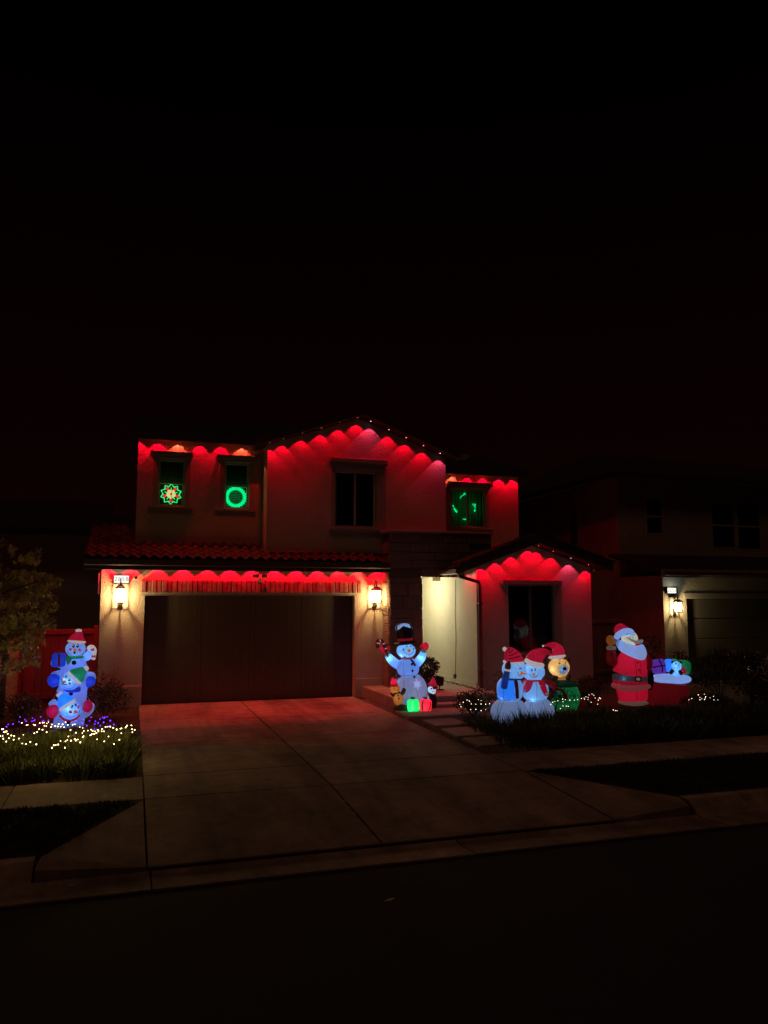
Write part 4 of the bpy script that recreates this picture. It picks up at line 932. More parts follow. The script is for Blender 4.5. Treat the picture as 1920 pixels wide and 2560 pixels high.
a.tube([(c.x + .17 * math.cos(q), c.y, c.z + .1 + .17 * math.sin(q)) for q in [math.pi * k / 10 for k in range(11)]], .006, 5); a.tube([(c.x - .17, c.y, 0), (c.x - .17, c.y, c.z + .1)], .006, 5); a.tube([(c.x + .17, c.y, 0), (c.x + .17, c.y, c.z + .1)], .006, 5); obj('hoop', a, mat('rust_wire', (.2, .1, .08), .6), t)

# ================================================================== STRING LIGHTS
def bulbs(name, label, pts, m_, r, cordm, zf, group='string lights in the planting', glow=None):
    P = [onZ(x, y, zf) for x, y in pts]; c = sum(P, Vector()) / len(P); t = thing(name, label, 'string lights', (c.x, c.y, zf - .03), group=group)
    m = MB()
    for q in P: m.ball(q, r * random.uniform(.75, 1.15), 6, 4)
    o = obj('light_bulbs', m, m_, t); o['kind'] = 'stuff'
    m = MB()
    for a, b in zip(P, P[1:]):
        if (a - b).length < .6: m.tube([a, (a + b) / 2 - Vector((0, 0, .02)), b], .0025, 3)
    o = obj('cord', m, cordm, t)
    if glow:
        for k in range(0, len(P), glow[0]): lamp('POINT', P[k] + Vector((0, 0, .06)), glow[1], glow[2], t, r=.03, name='light')
    return t
CORD = mat('green_cord', (.03, .05, .02), .6)
def along(path, step, jit, rnd):
    out = []
    for (x0, y0), (x1, y1) in zip(path, path[1:]):
        n = max(1, round(math.hypot(x1 - x0, y1 - y0) / (step * 1.15)))
        out += [(x0 + (x1 - x0) * i / n + rnd.uniform(-jit, jit), y0 + (y1 - y0) * i / n + rnd.uniform(-jit, jit)) for i in range(n)]
    return out
def A(pts): return [(x / 3.686, 1380 + y / 3.686) for x, y in pts]
def Bc(pts): return [(1120 + x / 3.686, 1300 + y / 3.686) for x, y in pts]
rnd = random.Random(31)
WB = emit('warm_bulb', (1, .68, .30), 10); PB = emit('violet_bulb', (.14, .02, 1), 9)
L1 = along([(0, 1615), (40, 1640), (80, 1670), (100, 1700), (60, 1735), (0, 1720)], 21, 12, rnd) + along([(10, 1700), (60, 1650), (20, 1640)], 21, 12, rnd) + [(130, 1695), (125, 1730), (215, 1685), (175, 1720), (205, 1765), (240, 1770), (335, 1772), (280, 1750)]
bulbs('string_lights', 'warm white net lights on the grass at the far left edge', A(L1), WB, .0068, CORD, .44, glow=(5, 1.15, (1, .70, .22)))
L2 = along([(205, 1583), (330, 1588), (450, 1572), (520, 1600), (600, 1580), (700, 1590), (750, 1630), (772, 1690), (750, 1742), (680, 1725), (600, 1742), (540, 1760)], 25, 13, rnd) + along([(440, 1575), (385, 1625), (345, 1665), (305, 1700)], 24, 13, rnd) + along([(540, 1770), (500, 1785), (450, 1828)], 24, 6, rnd) + [(598, 1803), (430, 1660), (560, 1610), (590, 1615), (470, 1612), (630, 1700), (700, 1665), (650, 1640)]
bulbs('string_lights', 'warm white net lights draped over the middle grass mound below the stacked snowmen', A(L2), WB, .0068, CORD, .44, glow=(5, 1.15, (1, .70, .22)))
L3 = along([(780, 1650), (830, 1640), (900, 1650), (935, 1620), (1000, 1600), (1080, 1635), (1150, 1610), (1200, 1605), (1225, 1625), (1265, 1660)], 24, 13, rnd) + along([(830, 1690), (890, 1665), (980, 1640)], 22, 7, rnd) + [(895, 1725), (1050, 1770), (1118, 1670), (1220, 1660), (1075, 1640), (1170, 1600), (1000, 1700), (960, 1745), (1100, 1730)]
bulbs('string_lights', 'warm white net lights on the grass mound next to the driveway', A(L3), WB, .0068, CORD, .44, glow=(5, 1.15, (1, .70, .22)))
V1 = [(60, 1610), (75, 1590), (120, 1585), (185, 1520), (230, 1545), (240, 1560), (175, 1565), (300, 1530), (312, 1555), (295, 1560), (375, 1520), (402, 1552), (390, 1562), (445, 1552), (25, 1640), (320, 1548)]
V2 = [(700, 1555), (770, 1545), (840, 1525), (825, 1555), (880, 1560), (920, 1540), (945, 1525), (960, 1530), (985, 1520), (1015, 1555), (1050, 1590), (1010, 1605), (925, 1600), (875, 1585), (870, 1630), (835, 1685), (890, 1635), (1000, 1610), (1018, 1552), (965, 1522), (760, 1580), (800, 1600), (905, 1575), (955, 1570)]
bulbs('string_lights', 'violet string lights on the dark bushes left of the stacked snowmen', A(V1), PB, .0072, CORD, .30, glow=(5, .3, (.3, .1, 1)))
bulbs('string_lights', 'violet string lights on the dark bush right of the stacked snowmen', A(V2), PB, .0072, CORD, .30, glow=(6, .3, (.3, .1, 1)))
R1 = [(110, 1700), (120, 1720), (140, 1680), (175, 1660), (195, 1665), (197, 1672), (215, 1695), (257, 1697), (280, 1655), (305, 1665), (305, 1695), (347, 1697), (383, 1693), (348, 1748), (305, 1757), (257, 1745), (210, 1745)]
R2 = [(947, 1700), (965, 1680), (985, 1672), (1012, 1665), (1060, 1675), (1083, 1655), (1057, 1650), (1123, 1660), (1165, 1660), (1108, 1717), (1090, 1715), (1060, 1715), (1035, 1738)]
R3 = [(1195, 1655), (1230, 1645), (1255, 1640), (1258, 1650), (1270, 1628), (1290, 1635), (1300, 1612), (1327, 1605), (1345, 1615), (1356, 1640), (1395, 1640), (1405, 1645), (1385, 1660), (1380, 1697), (1320, 1680), (1290, 1655)]
R4 = [(1523, 1750), (1543, 1756), (1558, 1757)]
R5 = [(1700 + x / 7.54, 1580 + y / 7.54) for x, y in ((168, 1278), (222, 1255), (375, 1278), (410, 1260), (462, 1172), (485, 1220), (475, 1247), (462, 1275), (568, 1240), (375, 1235), (630, 1213), (640, 1280), (715, 1280), (345, 1185))]
WB2 = emit('warm_bulb_small', (1, .80, .52), 4)
for P, zf, lb in ((Bc(R1), .5, 'small warm lights on the bush beside the stepping stones'), (Bc(R2), .55, 'small warm lights on the bush before the green sack'),
                  (Bc(R3), .6, 'small warm lights on the bush between the bear and the Santa'), (Bc(R4), .45, 'three small warm lights at the foot of the Santa'), (R5, .42, 'small warm lights on the bush right of the red sack')):
    bulbs('string_lights', lb, P, WB2, .0062, CORD, zf, glow=(6, .12, (1, .75, .42)))

# ================================================================== PORCH CLUTTER
c = onZ(1100, 1708, PZ); c = Vector((7.35, 16.9, PZ)); q = onY(1099, 1706, 16.9); t = thing('spot_projector', 'small black spotlight standing at the foot of the porch wall', 'spotlight', (q.x, q.y, PZ))
a = MB(); a.box(q.x - .09, q.x + .09, q.y - .07, q.y + .07, PZ, PZ + .02, b=.006); a.tube([(q.x, q.y, PZ + .02), (q.x, q.y, PZ + .12)], .015); obj('stand', a, BLACKM, t)
a = MB(); M = Matrix.Translation((q.x, q.y, PZ + .2)) @ Matrix.Rotation(.3, 4, 'Y') @ Matrix.Rotation(-.4, 4, 'X'); a.box(-.09, .09, -.05, .05, -.10, .10, M=M, b=.012); obj('head', a, BLACKM, t)
rnd = random.Random(9)
for k, (lb, cc) in enumerate((('white power cable coiled along the foot of the porch wall', WHITEP), ('tangled brown cable behind the white one on the porch slab', mat('brown_cable', (.12, .08, .06), .6)))):
    a = MB(); P = []
    for i in range(40):
        s = i / 39; P.append((SX - .12 - .1 * k - .08 * math.sin(i * 1.3 + k) * (1 if i > 4 else 0), 18.6 - s * (3.1 - k), PZ + .012 + .008 * (i % 3) + (.02 * abs(math.sin(i * .9)))))
    if k == 0: P += [(SX - .1, 15.65, PZ + .01), (SX + .1, 15.5, .14), (SX + .25, 15.3, .02)]
    a.tube(P, .008, 5); single('power_cable', a, cc, lb, 'cable')
LFL = ('pale dry leaf lying on the right side of the driveway', 'small pale leaf on the lower middle of the driveway', 'dry leaf on the apron by the left driveway joint', 'pale scrap lying on the dark road in front of the driveway', 'dry leaf in the left gutter', 'dry leaf in the gutter below the right driveway slab', 'small dry leaf on the left sidewalk', 'dark leaf beside the middle joint of the lower driveway')
for i, (px, py, s) in enumerate(((1033, 1909, .06), (883, 2036, .04), (385, 2023, .05), (975, 2251, .05), (180, 2215, .035), (1130, 2100, .03), (230, 1990, .03), (862, 2003, .04))):
    c = onZ(px, py, .006 if py < 1990 else -.05); 
    if py > 1990: c = onZ(px, py, -.105 * (9.71 - onZ(px, py).y) / 2.09 + .006)
    if py > 2090: c = onZ(px, py, -.14)
    a = MB(); a.add([(c.x - s, c.y, c.z), (c.x, c.y - s * .35, c.z + .004), (c.x + s, c.y + .01, c.z + .012), (c.x, c.y + s * .4, c.z + .008), (c.x, c.y, c.z + .002)], ((0, 1, 4), (1, 2, 4), (2, 3, 4), (3, 0, 4)))
    single('fallen_leaf', a, mat('dry_leaf', (.5, .42, .33), .8), LFL[i], 'leaf')

# ================================================================== PARKED CAR (nose and windscreen in frame)
M0 = Matrix.Translation((16.1, 15.0, -.02)) @ Matrix.Rotation(R(180 + 22), 4, 'Z')      # +x is the nose
car = thing('parked_car', 'silver sedan parked beyond the shrubs at the right edge', 'car', tuple(M0.translation), R(202))
PAINT = mat('car_paint', (.42, .40, .37), .3, metal=.5, spec=.6, coat=.6); CGL = mat('car_glass', (.02, .02, .02), .08, spec=.8); TYR = mat('tyre', (.02, .02, .02), .9)
def loft(m, secs):
    n = len(secs[0]); o = len(m.v)
    for s_ in secs: m.v += [tuple(M0 @ Vector(v)) for v in s_]
    for i in range(len(secs) - 1):
        for k in range(n): m.f.append((o + i * n + k, o + i * n + (k + 1) % n, o + (i + 1) * n + (k + 1) % n, o + (i + 1) * n + k))
    m.f += [tuple(o + k for k in range(n))[::-1], tuple(o + (len(secs) - 1) * n + k for k in range(n))]
def csec(x, w, z0, z1, r=.12):
    P = []
    for sx, sz, a0 in ((1, 1, 0), (-1, 1, 90), (-1, -1, 180), (1, -1, 270)):
        for k in range(4):
            a = R(a0 + 30 * k); P.append((x, (w - r) * sx + r * math.cos(a), ((z1 - r) if sz > 0 else (z0 + r)) + r * math.sin(a)))
    return P
a = MB(); loft(a, [csec(-2.3, .72, .35, .78), csec(-2.2, .82, .25, .92), csec(-1.6, .89, .2, .98), csec(-.6, .91, .2, .95), csec(.8, .91, .2, .93), csec(1.5, .9, .2, .88), csec(2.0, .86, .22, .78), csec(2.28, .72, .3, .66), csec(2.34, .6, .36, .6, .08)]); obj('body', a, PAINT, car, True)
a = MB(); loft(a, [csec(-1.75, .66, .9, .97, .03), csec(-1.1, .66, .9, 1.36, .1), csec(-.3, .66, .9, 1.44, .12), csec(.3, .66, .9, 1.40, .12), csec(1.15, .70, .9, .96, .03)]); obj('cabin', a, CGL, car, True)
a = MB(); loft(a, [csec(-1.05, .58, 1.36, 1.40, .02), csec(-.3, .58, 1.43, 1.465, .02), csec(.3, .58, 1.39, 1.43, .02)]); obj('roof', a, PAINT, car, True)
for s in (-1, 1):
    a = MB(); a.tube([M0 @ Vector((1.2, s * .70, .93)), M0 @ Vector((.75, s * .68, 1.2)), M0 @ Vector((.3, s * .64, 1.41)), M0 @ Vector((-.3, s * .64, 1.45)), M0 @ Vector((-1.1, s * .64, 1.38)), M0 @ Vector((-1.75, s * .68, .97))], .03, 6); obj('pillar', a, PAINT, car, True)
    a = MB(); loft(a, [csec(2.12, .05, .56, .68, .02), csec(2.31, .04, .55, .66, .02)]); off = M0.to_3x3() @ Vector((0, s * .6, 0)); a.v = [(v[0] + off.x, v[1] + off.y, v[2]) for v in a.v]; obj('headlight', a, mat('headlight', (.6, .6, .6), .1, spec=.8), car)
    for xw in (1.42, -1.4):
        a = MB(); c = M0 @ Vector((xw, s * .82, .33)); ax = M0.to_3x3() @ Vector((0, .1, 0)); a.tube([c - ax, c + ax], .33, 24); w = obj('wheel', a, TYR, car)
        a = MB(); a.tube([c - ax * 1.05, c + ax * 1.05], .2, 16); obj('rim', a, GUTTER, w)
# ================================================================== INFLATABLES
# e = emission put in for the even inner glow of the cloth; the lamps inside make the bright spots
WH = (.62, .72, .95)
cl = {
 'white': puffcloth('blue_lit_white_nylon', (.50, .70, .95), .13, ecol=(.28, .55, 1)), 'whited': puffcloth('less_lit_white_nylon', (.50, .58, .78), .11, ecol=(.38, .5, .72)), 'trimw': puffcloth('plush_trim', (.62, .62, .64), .38, t=.4),  # blue inner light put into white cloth's colour; dim copy for less lit parts
 'red': puffcloth('red_nylon', (.56, .012, .05), .22), 'darkred': puffcloth('dark_red_nylon', (.30, .012, .02), .08), 'green': puffcloth('green_nylon', (.02, .42, .14), .12), 'dgreen': puffcloth('dark_green_nylon', (.01, .06, .03), .1),
 'blue': puffcloth('blue_nylon', (.03, .10, .75), .16), 'sky': puffcloth('sky_blue_nylon', (.03, .25, .85), .5), 'yellow': puffcloth('yellow_nylon', (.85, .58, .22), .12), 'orange': puffcloth('orange_nylon', (.85, .30, .06), .25),
 'brown': puffcloth('brown_nylon', (.42, .17, .04), .18), 'dbrown': puffcloth('dark_brown_nylon', (.09, .04, .02), .05), 'black': puffcloth('black_nylon', (.02, .018, .018), 0, t=.2), 'purple': puffcloth('purple_nylon', (.22, .06, .5), .2), 'mag': puffcloth('crimson_nylon', (.62, .01, .09), .22), 'navy': puffcloth('navy_nylon', (.03, .07, .25), .15),
 'maroon': puffcloth('maroon_nylon', (.16, .012, .02), .1), 'cream': puffcloth('cream_nylon', (.72, .72, .55), .25), 'grey': puffcloth('grey_nylon', (.36, .38, .36), .25), 'peri': puffcloth('pale_blue_nylon', (.34, .52, .9), .34, ecol=(.38, .58, .95)), 'dimtrim': puffcloth('dim_plush', (.34, .24, .19), .16), 'paper': puffcloth('print_dark', (.02, .02, .03), 0, t=0),  # dim_plush: copy of the plush trim, weaker light put into its colour
}
INK = mat('ink_print', (.012, .012, .02), .6); SEAM = mat('seam_thread', (.06, .07, .13), .8); CHEEK = emit('cheek_print', (.55, .05, .12), .55); RDI = mat('red_print', (.5, .02, .02), .6)
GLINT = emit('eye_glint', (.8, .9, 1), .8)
def cr4(p0, p1, p2, p3, t): return .5 * ((2 * p1) + (-p0 + p2) * t + (2 * p0 - 5 * p1 + 4 * p2 - p3) * t * t + (-p0 + 3 * p1 - 3 * p2 + p3) * t ** 3)
class Fig:
    def __init__(s, name, label, cat, crop, foot, Y, group='lit inflatable christmas figures'):
        s.cx, s.cy, s.k = crop
        px, py = s.cx + foot[0] / s.k, s.cy + foot[1] / s.k
        O = onY(px, py, Y); O.z = 0; s.O = O; az = math.atan2(O.x, O.y); s.U = Vector((math.cos(az), -math.sin(az), 0)); s.W = Vector((-math.sin(az), -math.cos(az), 0))
        s.t = thing(name, label, cat, tuple(O), -az, group); s.m = (O.dot(Vector((_f.x, _f.y, 0)))) / FPX / s.k     # metres per crop unit
        s.bodies = []
    def uv(s, x, y):
        d = ray(s.cx + x / s.k, s.cy + y / s.k); E0 = Vector((0, 0, EYE)); n = s.W; tt = (s.O - E0).dot(n) / d.dot(n); P = E0 + d * tt
        return Vector(((P - s.O).dot(s.U), P.z))
    def L(s, x, y, w=0): q = s.uv(x, y); return Vector((q.x, -w * s.m, q.y))       # local coordinates of the figure
    def world(s, v): return WM[s.t.name] @ v
    def put(s, name, mb, m, body=True, parent=None):
        me = mesh(name, mb, m, True); o = bpy.data.objects.new(name, me); C.objects.link(o); o.parent = parent or s.t; WM[o.name] = WM[s.t.name]
        if body: s.bodies.append(BVHTree.FromPolygons([Vector(v) for v in mb.v], mb.f))
        return o
    def ball(s, name, x, y, rx, ry, m, w=0, rw=None, rot=0, p=1.0, body=True, n=28, mm=18, parent=None):
        rw = rw if rw is not None else (rx + ry) / 2; c = s.L(x, y, w); a = R(rot); mb = MB(); k = s.m
        def sg(v): return math.copysign(abs(v) ** p, v)
        def V(th, ph):
            u, w_, v = rx * k * sg(math.sin(th)) * sg(math.cos(ph)), rw * k * sg(math.sin(th)) * sg(math.sin(ph)), ry * k * sg(math.cos(th))
            return c + Vector((u * math.cos(a) - v * math.sin(a), -w_, u * math.sin(a) + v * math.cos(a)))
        mb.v = [V(0, 0)] + [V(math.pi * j / mm, 2 * math.pi * i / n) for j in range(1, mm) for i in range(n)] + [V(math.pi, 0)]
        Lx = len(mb.v) - 1
        for i in range(n):
            i2 = (i + 1) % n; mb.f.append((0, 1 + i, 1 + i2)); mb.f.append((Lx, 1 + (mm - 2) * n + i2, 1 + (mm - 2) * n + i))
            for j in range(mm - 2): mb.f.append((1 + j * n + i, 1 + (j + 1) * n + i, 1 + (j + 1) * n + i2, 1 + j * n + i2))
        return s.put(name, mb, m, body, parent)
    def box(s, name, x, y, rx, ry, m, w=0, rw=None, rot=0, body=True, parent=None, p=.42): return s.ball(name, x, y, rx, ry, m, w, rw, rot, p, body, parent=parent)
    def tube(s, name, pts, m, n=22, sub=5, depth=1.0, cap=.5, body=True, parent=None, ribs=0):
        """pts (x, y, r[, w]) smoothed; round ends"""
        P = [(s.L(p[0], p[1], p[3] if len(p) > 3 else 0), p[2] * s.m) for p in pts]; Q = []
        for i in range(len(P) - 1):
            a, b, c, d = P[max(i - 1, 0)], P[i], P[i + 1], P[min(i + 2, len(P) - 1)]
            for j in range(sub):
                t = j / sub; Q.append((cr4(a[0], b[0], c[0], d[0], t), max(1e-4, cr4(a[1], b[1], c[1], d[1], t))))
        Q.append(P[-1]); T0 = (Q[0][0] - Q[1][0]).normalized(); T1 = (Q[-1][0] - Q[-2][0]).normalized(); r0, r1 = Q[0][1], Q[-1][1]
        st = [(Q[0][0] + T0 * r0 * cap * math.sin(a), r0 * math.cos(a)) for a in (R(85), R(65), R(45), R(22))]; en = [(Q[-1][0] + T1 * r1 * cap * math.sin(a), r1 * math.cos(a)) for a in (R(22), R(45), R(65), R(85))]
        Q = st + Q + en; mb = MB(); up = None
        for i, (p, r) in enumerate(Q):
            t = (Q[min(i + 1, len(Q) - 1)][0] - Q[max(i - 1, 0)][0]).normalized(); w = Vector((0, -1, 0)); w = (w - t * w.dot(t)).normalized(); v = t.cross(w)
            if ribs: r *= 1 + .04 * math.sin(i * ribs)
            for k in range(n): a = 2 * math.pi * k / n; mb.v.append(tuple(p + v * r * math.cos(a) + w * r * depth * math.sin(a)))
        for i in range(len(Q) - 1):
            for k in range(n): mb.f.append((i * n + k, i * n + (k + 1) % n, (i + 1) * n + (k + 1) % n, (i + 1) * n + k))
        mb.f += [tuple(range(n))[::-1], tuple((len(Q) - 1) * n + k for k in range(n))]
        return s.put(name, mb, m, body, parent)
    def smooth(s, out, sub=4):
        n = len(out); V = [Vector(p) for p in out]; return [cr4(V[i - 1], V[i], V[(i + 1) % n], V[(i + 2) % n], j / sub) for i in range(n) for j in range(sub)]
    def pillow(s, name, out, m, w=0, d=60, sub=4, body=True, parent=None):
        o = s.smooth(out, sub) if sub > 1 else [Vector(p) for p in out]; c = sum(o, Vector((0, 0))) / len(o); K = 7; mb = MB(); n = len(o)
        for side in (1, -1):
            for k in range(K if side == 1 else K - 1):
                q = math.sin(math.pi / 2 * (k + 1) / K) if side == 1 else math.sin(math.pi / 2 * (K - 1 - k) / K); ww = d * math.sqrt(max(0, 1 - q * q)) * side
                mb.v += [tuple(s.L(c.x + (p.x - c.x) * q, c.y + (p.y - c.y) * q, w + ww)) for p in o]
        rows = 2 * K - 1; f0 = len(mb.v); mb.v += [tuple(s.L(c.x, c.y, w + d)), tuple(s.L(c.x, c.y, w - d))]
        for r in range(rows - 1):
            for i in range(n): mb.f.append((r * n + i, r * n + (i + 1) % n, (r + 1) * n + (i + 1) % n, (r + 1) * n + i))
        for i in range(n): mb.f.append((f0, (i + 1) % n, i)); mb.f.append((f0 + 1, (rows - 1) * n + i, (rows - 1) * n + (i + 1) % n))
        return s.put(name, mb, m, body, parent)
    def front(s, v, off=.004):
        best = None
        E0 = WM[s.t.name].inverted() @ Vector((0, 0, EYE)); d = (Vector((v.x, 0, v.z)) - E0).normalized()
        for b in s.bodies:
            h = b.ray_cast(E0, d)
            if h[0] is not None and (best is None or h[3] < best[1]): best = (h[0], h[3])
        return (best[0] - d * off) if best else Vector((v.x, 0, v.z))
    def decal(s, name, out, m, sub=4, off=.004, rings=4, parent=None):
        o = s.smooth(out, sub) if sub > 1 else [Vector(p) for p in out]; c = sum(o, Vector((0, 0))) / len(o); n = len(o); mb = MB()
        mb.v = [tuple(s.front(s.L(c.x, c.y), off))]
        for k in range(1, rings + 1): mb.v += [tuple(s.front(s.L(c.x + (p.x - c.x) * k / rings, c.y + (p.y - c.y) * k / rings), off)) for p in o]
        for i in range(n): mb.f.append((0, 1 + i, 1 + (i + 1) % n))
        for k in range(rings - 1):
            for i in range(n): mb.f.append((1 + k * n + i, 1 + (k + 1) * n + i, 1 + (k + 1) * n + (i + 1) % n, 1 + k * n + (i + 1) % n))
        return s.put(name, mb, m, False, parent)
    def dot(s, name, x, y, rx, ry, m, rot=0, off=.004, parent=None):
        a = R(rot); return s.decal(name, [(x + rx * math.cos(q) * math.cos(a) - ry * math.sin(q) * math.sin(a), y + rx * math.cos(q) * math.sin(a) + ry * math.sin(q) * math.cos(a)) for q in [2 * math.pi * i / 12 for i in range(12)]], m, 1, off, 2, parent)
    def eye(s, x, y, rx, ry, rot=0):
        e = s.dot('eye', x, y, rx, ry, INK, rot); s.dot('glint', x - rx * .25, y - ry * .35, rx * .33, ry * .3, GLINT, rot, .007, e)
    def lines(s, name, paths, wd, m, off=.005):
        mb = MB()
        for path in paths:
            V = [Vector(p) for p in path]; Q = []
            for i in range(len(V) - 1):
                for j in range(6): Q.append(cr4(V[max(i - 1, 0)], V[i], V[i + 1], V[min(i + 2, len(V) - 1)], j / 6))
            Q.append(V[-1]); o = len(mb.v)
            for i, p in enumerate(Q):
                t = (Q[min(i + 1, len(Q) - 1)] - Q[max(i - 1, 0)]).normalized(); nn = Vector((-t.y, t.x)) * wd
                mb.v += [tuple(s.front(s.L(*(p + nn)), off)), tuple(s.front(s.L(*(p - nn)), off))]
            for i in range(len(Q) - 1): mb.f.append((o + 2 * i, o + 2 * i + 1, o + 2 * i + 3, o + 2 * i + 2))
        return s.put(name, mb, m, False)
    def light(s, x, y, w, power, col=WH, r=.03):
        if power > .32: power *= .31 if col in (BL, CY) else .40
        return lamp('POINT', s.world(s.L(x, y, w)), power, col, s.t, r=r, name='light')
    def rope(s, paths):
        mb = MB()
        for (a, b) in paths: mb.tube([s.L(*a), s.L(*b)], .004, 4)
        s.put('tether', mb, ROPE, False)
BL = (.13, .35, 1.0); CY = (.27, .68, 1.0)
# ---------------------------------------------- stack of three snowmen
f = Fig('stacked_snowmen', 'lit inflatable tower of three snowmen with red, green and blue hats', 'inflatable', (90, 1540, 7.9), (650, 2170), 15.75)
f.tube('body', [(610, 2330, 300), (640, 2150, 285), (690, 1900, 262), (735, 1650, 240), (735, 1420, 262), (750, 1200, 262), (758, 1010, 240), (765, 880, 190), (765, 800, 135)], puffcloth('blue_white_nylon', (.42, .52, .92), .16, ecol=(.30, .42, .95)), n=32, depth=.85)  # white cloth, its dimmer blue light put into the colour
f.tube('arm', [(500, 1150, 85), (420, 1170, 85), (370, 1230, 90)], cl['white']); f.ball('cuff', 385, 1165, 88, 72, cl['whited'], 10)
f.tube('arm', [(980, 1180, 70), (1060, 1180, 80), (1100, 1250, 90)], cl['white']); f.ball('cuff', 1095, 1190, 80, 78, cl['whited'], 5)
f.tube('arm', [(480, 1860, 100), (380, 1780, 85), (320, 1700, 75)], cl['white']); f.tube('arm', [(900, 1900, 140), (1010, 1830, 130), (1085, 1740, 80)], cl['white'])
f.tube('foot', [(500, 1430, 60), (450, 1500, 48)], cl['white']); f.tube('foot', [(940, 1440, 50), (985, 1540, 28)], cl['white'])
f.ball('mitten', 358, 1265, 120, 130, cl['blue'], 60, 70); f.ball('mitten', 1052, 1290, 118, 105, cl['blue'], 60, 70, rot=35)
f.ball('mitten', 345, 1872, 125, 128, cl['mag'], 60, 75, rot=-20); f.ball('mitten', 1000, 1785, 108, 135, cl['mag'], 80, 75, rot=-20)
f.ball('hand', 335, 930, 42, 65, cl['white'], -20); f.tube('arm', [(560, 1000, 60), (440, 960, 50), (350, 930, 45)], cl['white'])
g = f.box('gift', 452, 865, 128, 132, cl['blue'], 70, 110)
f.decal('ribbon', [(425, 740), (478, 740), (480, 865), (478, 985), (430, 985), (425, 865)], cl['darkred'], 1, .005); f.tube('bow', [(400, 725, 12, 70), (430, 700, 20, 70), (452, 730, 12, 70), (480, 695, 20, 70), (490, 725, 12, 70)], cl['darkred'])
f.tube('arm', [(920, 860, 62), (1010, 800, 80), (1085, 735, 88)], cl['white'])
f.tube('candy_cane', [(1035, 650, 36, 60), (1060, 615, 42, 60), (1110, 615, 44, 60), (1150, 670, 44, 60), (1145, 750, 42, 60), (1132, 845, 38, 60)], cl['trimw'])
f.decal('stripe', [(1085, 650), (1140, 625), (1160, 690), (1105, 705)], cl['red'], 1); f.decal('stripe', [(1100, 770), (1180, 765), (1175, 830), (1090, 830)], cl['red'], 1)
# top head
f.ball('head', 780, 640, 186, 160, cl['white'], 110, 170)
f.tube('hat', [(800, 500, 158, 110), (815, 430, 138, 110), (838, 360, 88, 110), (845, 310, 52, 110)], cl['red'], depth=.9); f.ball('pompom', 842, 288, 60, 38, cl['trimw'], 110)
f.ball('hat_brim', 803, 500, 172, 42, cl['trimw'], 115, 172, rot=-6)
f.eye(738, 590, 27, 42); f.eye(820, 590, 27, 42); f.dot('cheek', 680, 660, 28, 30, CHEEK); f.dot('cheek', 862, 668, 28, 30, CHEEK)
f.dot('mouth', 760, 722, 22, 30, INK); f.tube('nose', [(760, 655, 30, 280), (785, 655, 22, 300)], cl['orange'])
f.ball('scarf', 770, 806, 172, 34, cl['green'], 100, 165); f.pillow('scarf_end', [(595, 810), (650, 778), (720, 800), (690, 880), (632, 955), (605, 890)], cl['green'], 215, 20)
f.dot('button', 750, 922, 48, 45, INK)
# middle head
f.ball('head', 662, 1265, 182, 178, cl['white'], 190, 150, rot=0)
f.pillow('hat', [(668, 1060), (790, 1008), (935, 992), (992, 1060), (965, 1180), (908, 1285), (830, 1235), (745, 1150)], cl['green'], 250, 85)
f.tube('hat_brim', [(640, 1085, 30, 300), (690, 1150, 32, 330), (770, 1230, 32, 330), (868, 1300, 28, 300)], cl['trimw']); f.ball('pompom', 988, 1015, 48, 48, cl['trimw'], 250)
f.eye(590, 1192, 20, 34, 30); f.eye(658, 1264, 24, 36, 30); f.dot('cheek', 664, 1332, 30, 28, CHEEK); f.dot('cheek', 533, 1195, 12, 30, CHEEK, 20); f.ball('nose', 562, 1266, 33, 32, cl['orange'], 345)
f.lines('mouth', [[(508, 1235), (520, 1310), (560, 1352), (615, 1352)]], 9, INK)
f.pillow('scarf', [(540, 1410), (620, 1440), (720, 1445), (800, 1400), (865, 1370), (880, 1420), (800, 1480), (680, 1490), (590, 1470)], cl['blue'], 220, 40); f.ball('scarf_knot', 828, 1425, 50, 48, cl['blue'], 260)
f.dot('button', 690, 1540, 44, 34, INK)
# lower head
f.ball('head', 690, 1820, 190, 182, cl['white'], 230, 160)
f.pillow('hat', [(438, 1590), (495, 1505), (600, 1498), (738, 1590), (615, 1695), (470, 1795), (432, 1700)], cl['sky'], 300, 85)
f.tube('hat_brim', [(480, 1812, 27, 350), (560, 1750, 30, 380), (670, 1680, 30, 385), (772, 1622, 26, 350)], cl['trimw']); f.tube('pompom', [(505, 1492, 40, 290), (425, 1540, 32, 290)], cl['trimw'])
f.eye(710, 1785, 27, 36, 10); f.eye(782, 1745, 22, 40, -10); f.dot('cheek', 680, 1895, 38, 34, CHEEK); f.dot('cheek', 836, 1800, 22, 40, CHEEK); f.tube('nose', [(765, 1832, 28, 380), (825, 1850, 12, 430)], cl['orange'])
f.lines('mouth', [[(725, 1918), (770, 1918), (815, 1885)]], 5, INK)
f.tube('scarf', [(480, 1925, 18, 300), (560, 1998, 20, 320), (660, 2022, 20, 330), (780, 1985, 20, 330), (860, 1915, 16, 300)], cl['red'])
f.dot('button', 640, 2105, 42, 36, INK)
f.lines('seam', [[(600, 1760), (600, 1900), (650, 1970)], [(590, 1250), (680, 1185)], [(790, 1310), (740, 1390), (700, 1410)], [(830, 2000), (850, 2120)], [(470, 2010), (440, 2110)], [(370, 1210), (440, 1230), (470, 1300)], [(960, 1290), (1060, 1215), (1150, 1215)]], 2.5, SEAM)
f.rope([((375, 1575), (100, 1990)), ((1000, 1570), (1300, 2040))])
